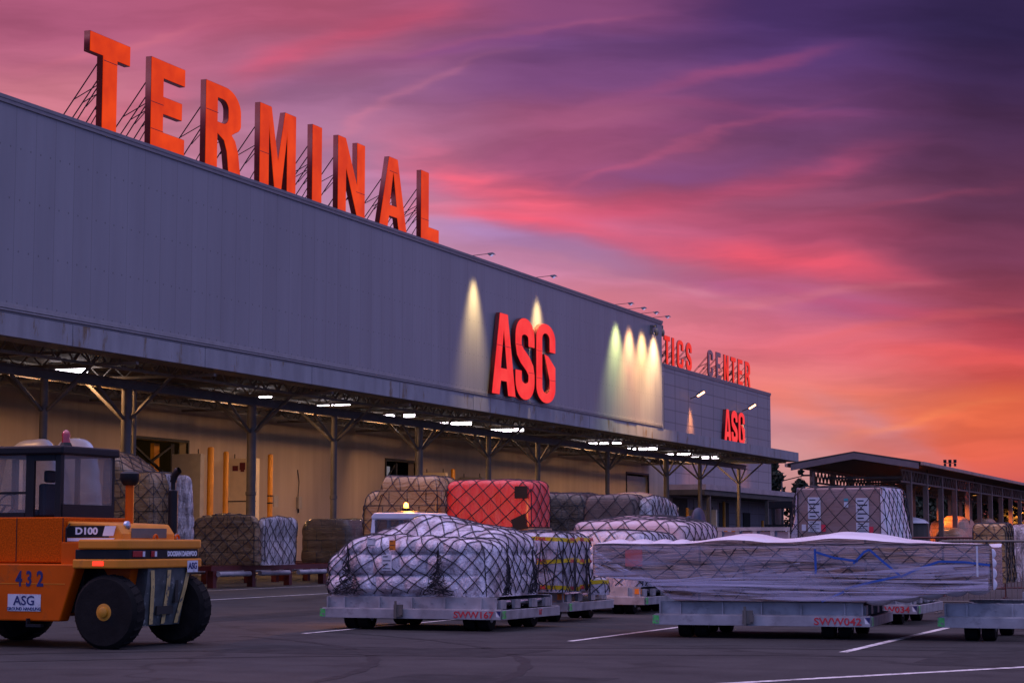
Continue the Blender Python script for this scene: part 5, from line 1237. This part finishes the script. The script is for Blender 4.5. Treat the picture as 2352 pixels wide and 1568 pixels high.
b = MB(); b.box(-19.0, -18.82, y0, y1, 5.62, 5.80); b.box(-26.45, -26.3, y0, y1, 5.62, 5.8)
spart(b, 'gutter', mat('shed_gutter', (.34, .22, .18), .55, .1, .3, 1))
b = MB()
for X in (-20.1, -25.1):
    b.box(X - .06, X + .06, 108, y1, 4.72, 4.82); b.box(X - .06, X + .06, 108, y1, 5.36, 5.44)
    for k in range(int((y1 - 108) / .9)): a = 108 + k * .9; b.bar((X, a, 5.36), (X, a + .45, 4.82), .05, 4); b.bar((X, a + .45, 4.82), (X, a + .9, 5.36), .05, 4)
spart(b, 'side_truss', mat('rusty_truss', (.20, .12, .09), .6, .1, .2, 2))
m_spost = mat('shed_post_steel', (.30, .19, .15), .6, .05, .2, 2)
for k in range(21):
    y = 110.4 + 5.1 * k; b = MB(); b.box(-20.28, -20.0, y - .14, y + .14, 0, 5.36); spart(b, 'post', m_spost)
    b = MB(); b.box(-25.2, -24.95, y - 2.1 - .13, y - 2.1 + .13, 0, 5.36); spart(b, 'post', m_spost)
for k in range(12):
    y = 110.4 + 5.1 * k; b = MB(); b.box(-25.0, -20.2, y - .05, y + .05, 5.0, 5.12); spart(b, 'tie_beam', m_steel)
for i, (yy, e) in enumerate(((92, 0), (128, 800), (147.6, 1200), (173, 1200))):
    if not e: continue
    t = thing('shed_lamp', 'sodium lamp hanging under the shed roof, number %s bay' % ('second', 'third', 'sixth', 'tenth')[i] , 'lamp', (-22.2, yy, 4.9), 0, 'lamps under the shed roof')
    b = MB(); b.lathe((0, 0, 0), [(.22, 0), (.12, .18), (.03, .22), (.03, 1.2)], n=12); b.build('shade', m_black, t); b = MB(); b.lathe((0, 0, -.02), [(.12, 0), (.15, .019)], n=10); b.build('bulb', mat('sodium_bulb', (.8, .4, .1), .4, 0, 0, emit=(1, .4, .1), estr=1), t)
    ld = bpy.data.lights.new('sodium', 'SPOT'); ld.spot_size = R(160); ld.spot_blend = .3; ld.energy = e * 1.6; ld.color = (1, .27, .05); ld.shadow_soft_size = .15; lo = bpy.data.objects.new('sodium', ld); link(lo, t); lo.location = (0, 0, -.25)

# ------------------------------------------------------------------ distance: hills, trees, masts
b = MB(); rng = random.Random(8); n = 90; vs = []
for i in range(n + 1):
    x = -420 + 900 * i / n; h = 20 + 7 * math.sin(i * .13) + 3 * math.sin(i * .41) + rng.uniform(-.6, .6); h *= 1 if x > -60 else .35 + .0 * x
    vs += [(x, 700, -1), (x, 760, h), (x, 900, -1)]
b.add(vs, [(i * 3 + j, (i + 1) * 3 + j, (i + 1) * 3 + j + 1, i * 3 + j + 1) for i in range(n) for j in (0, 1)])
tag(b.build('hills', mat('hill_haze_blue', (.16, .17, .25), .95, 0, .2, .02), smooth=True, fix=False), kind='structure')  # distance haze is put into the blue-grey hill colour
def conifer(px, depth, top_py, lab, w=.20, seed=1, dens=1.0, bushy=False, lean=0.0, base=0.0, twig=1.0):
    p = at_depth(px, 1244, depth); h = at_depth(px, top_py, depth).z; rng = np.random.default_rng(seed)
    t = thing('broad_tree' if bushy else 'cypress_tree', lab, 'tree', (p.x, p.y, 0), 0, 'dark trees behind the shed')
    b = MB(); b.lathe((0, 0, 0), [(h * .022, 0), (h * .012, h * .5), (.03, h * .93)], n=7); b.build('trunk', m_trunk, t)
    b = MB(); N = int(900 * dens); vs = []; fs = []
    nb = 34 if not bushy else 46; cl = []
    for k in range(nb):
        f = rng.uniform(.10, 1) if not bushy else rng.uniform(.3, 1); a = rng.uniform(0, 6.28)
        prof = (1 - f) ** .8 * (.55 + .45 * min(1, f * 5)) if not bushy else math.sqrt(max(0, 1 - ((f - .62) / .40) ** 2))
        r = h * w * prof * rng.uniform(.6, 1.15); cl.append((r * math.cos(a), r * math.sin(a), f * h, h * w * (.30 if not bushy else .35) * (1.1 - f * .8)))
    for k in range(N):
        c = cl[rng.integers(nb)]; u = rng.uniform(0, 1) ** .8 if not bushy else 1.0
        d = rng.normal(0, 1, 3); d /= np.linalg.norm(d); r = c[3] * rng.uniform(.2, 1) ** .5
        q = np.array([c[0] * u, c[1] * u, c[2]]) + d * r * np.array([1, 1, 1.15 if not bushy else .8]); s = h * .018 * rng.uniform(.6, 1.5) * twig
        e1 = rng.normal(0, 1, 3); e1 /= np.linalg.norm(e1); e2 = np.cross(e1, rng.normal(0, 1, 3)); e2 /= np.linalg.norm(e2); n0 = len(vs)
        vs += [tuple(q + e1 * s * 1.5), tuple(q + e2 * s * .8), tuple(q - e1 * s), tuple(q - e2 * s * .8)]; fs.append((n0, n0 + 1, n0 + 2, n0 + 3))
    b.add(vs, fs); b.build('crown', m_leaf, t, fix=False)
conifer(1782, 205, 1062, 'ragged cypress at the corner of the far warehouse', .34, 1, 2.2); conifer(1842, 200, 1080, 'slim pointed cypress between the warehouse and the shed', .30, 2, 2.4)
conifer(1872, 210, 1090, 'small cypress just inside the left shed post', .18, 3, 1.0); conifer(1912, 215, 1112, 'narrow cypress under the shed roof, second from the left', .18, 4, .8)
conifer(1952, 195, 1098, 'wide dark cypress seen through the middle of the shed', .3, 5, 1.4); conifer(2000, 210, 1108, 'cypress seen right of the shed middle', .25, 6, 1.0); conifer(2030, 190, 1120, 'cypress by the right part of the shed gable', .25, 7, 1.0)
conifer(1760, 215, 1130, 'low dark cypress behind the porch roof', .4, 8, .8)
for i, (px, dp, top, w) in enumerate(((2075, 170, 1105, .5), (2105, 180, 1118, .6), (2160, 175, 1108, .6), (2205, 180, 1120, .7), (2260, 170, 1150, .8), (2300, 185, 1160, .6), (2050, 200, 1120, .6))):
    conifer(px, dp, top, 'dark round-crowned tree beyond the shed, ' + ('behind the right gable post', 'right of the gable post', 'behind the third side post', 'behind the fifth side post', 'low one toward the right edge', 'lowest one by the right edge', 'left of the gable post')[i], w, 20 + i, 2.2, True, twig=1.5)
conifer(2322, 180, 1145, 'pointed cypress near the right edge behind the shed', .22, 40, .9)
def mast(px, depth, top, lab, kind):
    p = at_depth(px, 1244, depth); h = at_depth(px, top, depth).z
    t = thing('street_lamp' if kind == 0 else 'floodlight_mast', lab, 'street lamp' if kind == 0 else 'light mast', (p.x, p.y, 0)); b = MB(); b.lathe((0, 0, 0), [(.12, 0), (.06, h)], n=8); b.build('pole', m_steel, t)
    b = MB()
    if kind == 0: b.bar((0, 0, h), (2.2, 0, h + .5), .05, 5); b.box(1.9, 2.9, -.15, .15, h + .42, h + .58)
    else:
        b.box(-.7, .7, -.05, .05, h - .06, h)
        for x in (-.6, 0, .6): b.box(x - .17, x + .17, -.15, .15, h + .0, h + .36); b.box(x - .13, x + .13, -.15, .15, h - .45, h - .1)
    b.build('lamp_head', m_black, t)
mast(1798, 190, 1104, 'thin street lamp between the warehouse and the first free cypress', 0); mast(2186, 240, 1062, 'mast with a cluster of floodlights above the shed roof', 1)

# ------------------------------------------------------------------ heavy forklift, axes: rear faces +X, near side faces -Y
Fk = thing('heavy_forklift', 'orange heavy forklift with a black cab, number 432, cut by the left edge', 'forklift', (-15.74, 24.28, 0), 0)
def fp(b, name, m, par=Fk, **k): return b.build(name, m, par, **k)
# side frame with the number, both sides
for ya, yb in ((-.12, .12), (1.78, 2.02)):
    b = MB(); b.prism([(-3.4, .38), (-.74, .38), (-.46, 1.19), (-3.4, 1.20)], ya, yb, 'y'); fp(b, 'side_frame', m_orange, bevel=.02)
b = MB(); b.box(-3.3, -.5, .121, 1.779, .5, 1.15); b.box(-.6, .1, .35, 1.55, .35, 1.2); fp(b, 'chassis', m_black)
b = MB(); b.box(-3.4, -.82, .05, 1.85, 1.205, 1.86); fp(b, 'engine_cover', mat('vented_orange', (.58, .085, .001), .6, 0, .3, 40, bump=.6, bscale=60, spec=.08), bevel=.02)
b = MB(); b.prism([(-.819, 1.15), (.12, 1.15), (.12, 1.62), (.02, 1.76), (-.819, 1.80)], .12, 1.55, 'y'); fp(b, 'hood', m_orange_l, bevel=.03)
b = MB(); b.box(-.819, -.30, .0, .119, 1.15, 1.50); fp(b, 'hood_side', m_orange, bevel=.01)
b = MB(); b.box(-.80, -.1, .108, .1185, 1.57, 1.735); b.build('model_plate', m_black, Fk)
text('D100', .135, Fk, m_white_txt, (-.47, .106, 1.655), 'y', 'model_number', 1.25, .005)
b = MB(); b.prism([(-.20, 1.59), (-.02, 1.59), (.02, 1.73), (-.16, 1.73)], .104, .1175, 'y'); b.build('decal_block', m_white_txt, Fk)
b = MB(); b.prism([(-.80, 1.515), (-.02, 1.515), (.0, 1.56), (-.80, 1.56)], .104, .1185, 'y'); b.build('decal_stripe', m_white_txt, Fk)
b = MB(); b.box(.121, .128, .35, 1.30, 1.56, 1.70); fp(b, 'rear_grille', m_steel)
b = MB(); b.box(-3.3, -.66, -.1235, -.1215, .905, .915); fp(b, 'side_scratch', m_orange_l)
for x in (-1.62, -.83): b = MB(); b.box(x - .006, x + .006, .046, .0495, 1.22, 1.85); fp(b, 'panel_gap', m_black)
b = MB(); b.tube([(-.75, .06, 1.20), (-.75, .02, 1.30), (-.75, .02, 1.70), (-.75, .10, 1.76)], .014, 6); fp(b, 'grab_rail', m_black)
b = MB(); b.tube([(-.35, 1.0, 1.545), (.0, 1.2, 1.57), (.1, 1.6, 1.55), (-.1, 1.84, 1.60)], .022, 6); fp(b, 'hose', m_rubber)
b = MB(); b.box(-1.25, -1.0, -.20, -.121, .30, .34); b.box(-1.25, -1.23, -.20, -.121, .341, .42); fp(b, 'step', m_black)
# counterweight slabs with rounded rear corners
def slab(z0, z1, x0, x1, y0, y1, r, grow=0.0):
    pts = [(x0, y0 - grow), (x1 - r, y0 - grow)] + [(x1 + grow - r + r * math.cos(R(a)), y0 - grow + r + r * math.sin(R(a))) for a in range(-90, 1, 15)] + [(x1 + grow - r + r * math.cos(R(a)), y1 + grow - r + r * math.sin(R(a))) for a in range(0, 91, 15)] + [(x1 - r, y1 + grow), (x0, y1 + grow)]
    b = MB(); b.prism(pts, z0, z1, 'z'); return b
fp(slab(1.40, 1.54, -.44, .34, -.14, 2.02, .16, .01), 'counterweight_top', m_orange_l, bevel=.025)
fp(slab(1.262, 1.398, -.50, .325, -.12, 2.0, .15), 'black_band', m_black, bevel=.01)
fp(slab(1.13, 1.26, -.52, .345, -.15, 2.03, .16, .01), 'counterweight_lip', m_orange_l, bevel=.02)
b = MB(); b.prism([(-.05, 1.128), (.32, 1.128), (.30, .9), (.18, .30), (-.05, .30)], .50, 1.60, 'y'); fp(b, 'counterweight_foot', mat('worn_grey_green', (.07, .08, .08), .6, .1, .4, 5, dirt=(.28, .28, .26), dscale=7, dlo=.58, dhi=.66))
b = MB(); b.prism([(-.3, 1.128), (.16, 1.128), (.10, .8), (.04, .30), (-.1, .30), (-.12, .9)], .30, .498, 'y'); fp(b, 'foot_cheek', m_orange); b = MB(); b.prism([(-.3, 1.128), (.16, 1.128), (.10, .8), (.04, .30), (-.1, .30), (-.12, .9)], 1.602, 1.78, 'y'); fp(b, 'foot_cheek', m_orange)
m_str = mat('worn_yellow_stripe', (.60, .42, .16), .6, 0, .2, 6, dirt=(.1, .1, .1), dscale=9, dlo=.55, dhi=.62)
for ya, yb in ((.56, .74), (1.02, 1.06), (1.55, 1.42)):
    b = MB(); n = 6; vs = []
    for i in range(n + 1):
        f = i / n; z = 1.10 - .78 * f; x = .324 - .02 * min(1, f / .28) - max(0, f - .28) / .72 * .105 + .004; y = ya + (yb - ya) * f; vs += [(x, y, z), (x, y + .10, z)]
    b.add(vs, [(2 * i, 2 * i + 1, 2 * i + 3, 2 * i + 2) for i in range(n)]); fp(b, 'warning_stripe', m_str, fix=False)
b = MB(); b.box(.2, .262, .85, 1.3, .46, .58); b.box(.26, .305, 1.28, 1.36, .62, .95); fp(b, 'tow_slot', m_dark)
# lamps and lettering
for y, wy in ((.02, .36), (.50, .2)):
    b = MB(); b.box(.325, .34, y + .05, y + wy, 1.29, 1.375); t = fp(b, 'tail_light', mat('tail_red', (.30, .01, .015), .2, 0, 0), bevel=.008); b = MB(); b.box(.3405, .345, y + wy - .06, y + wy - .005, 1.295, 1.37); b.build('reverse_lens', m_white, t)
b = MB(); b.box(-.18, .0, -.168, -.160, 1.17, 1.23); fp(b, 'side_reflector', mat('reflector_red_glow', (.5, .02, .01), .3, 0, 0, emit=(1, .03, .01), estr=2.2), bevel=.004)  # reflector, its red glint given as emission
text('DOOSAN DAEWOO', .098, Fk, m_white_txt, (.3285, 1.42, 1.33), 'x', 'maker_lettering', .92, .005)
b = MB(); b.box(.3555, .360, 1.52, 1.82, 1.06, 1.23); b.build('company_plate', m_white, Fk); text('ASG', .13, Fk, m_blue_txt, (.362, 1.67, 1.15), 'x', 'company_lettering', 1.0, .003)
text('4', .30, Fk, m_blue_txt, (-1.44, -.122, .97), 'y', 'fleet_number', .72, .008); text('3', .30, Fk, m_blue_txt, (-1.27, -.122, .97), 'y', 'fleet_number', .72, .008); text('2', .30, Fk, m_blue_txt, (-1.08, -.122, .97), 'y', 'fleet_number', .78, .008)
b = MB(); b.box(-1.62, -1.06, -.126, -.1215, .52, .76); b.build('company_sign', m_white, Fk)
text('ASG', .185, Fk, m_blue_txt, (-1.34, -.128, .665), 'y', 'company_lettering', 1.05, .002); text('GROUND HANDLING', .062, Fk, m_blue_txt, (-1.34, -.128, .552), 'y', 'company_lettering', .95, .001)
# wheels
def fwheel(x, y, r, w, out, hub=True):
    b = MB(); b.lathe((x, y, r), [(r * .58, -w / 2), (r * .9, -w / 2), (r, -w * .32), (r, w * .32), (r * .9, w / 2), (r * .58, w / 2)], 'y', 40)
    for k in range(26):
        a = k / 26 * 6.283; b.bar((x + r * .985 * math.cos(a), y - w * .3, r + r * .985 * math.sin(a)), (x + r * .985 * math.cos(a + .08), y + w * .3, r + r * .985 * math.sin(a + .08)), .024, 4)
    tw = soft(b.build('wheel', m_rubber, Fk), 40)
    b = MB(); b.lathe((x, y, r), [(r * .56, out * w * .44), (r * .54, out * w * .30), (r * .30, out * w * .22), (r * .28, out * w * .34)], 'y', 28); soft(b.build('rim', mat('rim_dark_grey', (.035, .032, .032), .6, 0, .3, 9), tw), 40)
    b = MB(); b.lathe((x, y, r), [(r * .24, out * w * .2), (r * .235, out * w * .50), (r * .15, out * w * .52), (r * .14, out * w * .62), (r * .09, out * w * .66)], 'y', 20); soft(b.build('hub', m_yellow if hub else m_black, tw), 40)
    b = MB()
    for k in range(8): a = k * .785; b.lathe((x + r * .42 * math.cos(a), y + out * w * .30, r + r * .42 * math.sin(a)), [(.018, -.03), (.018, .03)], 'y', 6)
    b.build('wheel_nuts', m_black, tw)
fwheel(0, .02, .52, .30, -1); fwheel(0, 1.86, .52, .30, 1); fwheel(-2.8, .0, .56, .46, -1); fwheel(-2.8, 1.88, .56, .46, 1)
# cab
c0, c1, d0, d1 = -2.75, -1.02, .24, 1.66
b = MB(); b.box(c0, c1 + .06, d0 - .05, d1 + .06, 2.77, 2.90); fp(b, 'cab_roof', m_black, bevel=.03)
for x, y, w_ in ((c1, d0, .09), (c1, d1, .05), (c0, d0, .08), (c0, d1, .08)):
    b = MB(); b.box(x - w_, x, y - .001 if y == d0 else y - w_, y + w_ if y == d0 else y, 1.80, 2.77); fp(b, 'cab_pillar', m_black)
b = MB(); b.box(-1.62, -1.48, d0, d0 + .05, 1.80, 2.77); b.box(-1.62, c1 - .10, d0 + .002, d0 + .03, 2.68, 2.768); b.box(c0, -1.63, d0 + .01, d0 + .03, 2.20, 2.235); b.box(c0, -1.63, d0, d0 + .04, 1.861, 1.93); fp(b, 'door_frame', m_black)
b = MB(); b.box(c1 - .05, c1 + .012, d0 + .05, d1 - .03, 1.80, 2.05); fp(b, 'rear_panel', m_black)
def pane_mat():
    m = bpy.data.materials.new('dusty_glass'); m.use_nodes = True; nt = m.node_tree; b = nt.nodes['Principled BSDF']; b.inputs['Base Color'].default_value = (.26, .22, .20, 1); b.inputs['Roughness'].default_value = .12; b.inputs['Alpha'].default_value = .34
    return m
m_pane = pane_mat()
b = MB(); b.box(c1 - .012, c1 - .006, d0 + .09, d1 - .05, 2.05, 2.77); fp(b, 'rear_window', m_pane)
b = MB(); b.box(c0 + .08, -1.62, d0 + .015, d0 + .02, 1.93, 2.77); fp(b, 'side_window', m_pane)
b = MB(); b.box(c0 + .02, c0 + .03, d0 + .05, d1 - .05, 1.9, 2.77); fp(b, 'windscreen', m_pane); b = MB(); b.box(c0 + .08, c1 - .08, d1 - .02, d1 - .012, 1.95, 2.77); fp(b, 'side_window', m_pane)
b = MB(); b.box(-1.7, -1.62, d1 - .05, d1 - .021, 1.9, 2.77); fp(b, 'far_door_frame', m_black)
b = MB(); b.box(-1.62, -1.50, .55, 1.0, 1.87, 2.36); b.box(-1.6, -1.53, .64, .90, 2.38, 2.56); b.box(-2.05, -1.6, .52, 1.02, 1.87, 1.98); fp(b, 'seat', mat('seat_vinyl', (.05, .06, .08), .6, 0, .1), bevel=.04)
b = MB(); pts = [(-2.35 + .06 * math.sin(a), .78 + .19 * math.cos(a), 2.05 + .16 * math.sin(a)) for a in np.linspace(0, 6.283, 22)]; b.tube(pts, .014, 6); b.bar((-2.35, .78, 2.05), (-2.5, .78, 1.85), .02, 6); b.bar((-2.35, .60, 2.05), (-2.35, .96, 2.05), .012, 5); fp(b, 'steering_wheel', m_black)
b = MB(); b.lathe((-1.20, .62, 2.901), [(.10, 0), (.075, .05), (.07, .06)], n=14); bb = fp(b, 'beacon_base', m_black); b = MB(); b.lathe((-1.20, .62, 2.962), [(.065, 0), (.055, .06), (.065, .11), (.05, .16), (.015, .185)], n=14); soft(b.build('beacon', mat('beacon_red', (.45, .03, .035), .15, 0, .2, 9, coat=1), bb))
# air intake, exhaust, small mirror lamp, lifting eyes
b = MB(); b.lathe((-.28, .92, 0), [(.062, 1.70), (.062, 2.36)], n=14); soft(fp(b, 'intake_pipe', m_orange)); b = MB(); b.lathe((-.28, .92, 0), [(.09, 2.33), (.12, 2.37), (.145, 2.42), (.145, 2.50), (.11, 2.53), (.02, 2.54)], n=20); soft(fp(b, 'intake_cap', m_black))
b = MB(); b.lathe((-.10, 1.84, 0), [(.035, 1.54), (.035, 1.62), (.072, 1.64), (.072, 2.27), (.035, 2.29), (.035, 2.42)], n=14); b.tube([(-.10, 1.84, 2.40), (-.09, 1.84, 2.48), (-.04, 1.84, 2.56), (.0, 1.84, 2.58)], .055, 10); soft(fp(b, 'exhaust_pipe', m_black))
b = MB(); b.bar((.05, .35, 1.54), (.05, .35, 1.68), .012, 6); b.lathe((.05, .35, 1.74), [(.02, -.05), (.065, -.02), (.065, .02), (.05, .03)], 'x', 14); soft(fp(b, 'rear_mirror', m_galv_b))
for y in (.85, 1.45): b = MB(); b.tube([(.22, y + .05 * math.cos(a), 1.55 + .055 * math.sin(a)) for a in np.linspace(0, 3.14159, 9)], .018, 6); fp(b, 'lifting_eye', m_orange)
for o in list(bpy.data.materials):
    if o.users == 0: bpy.data.materials.remove(o)
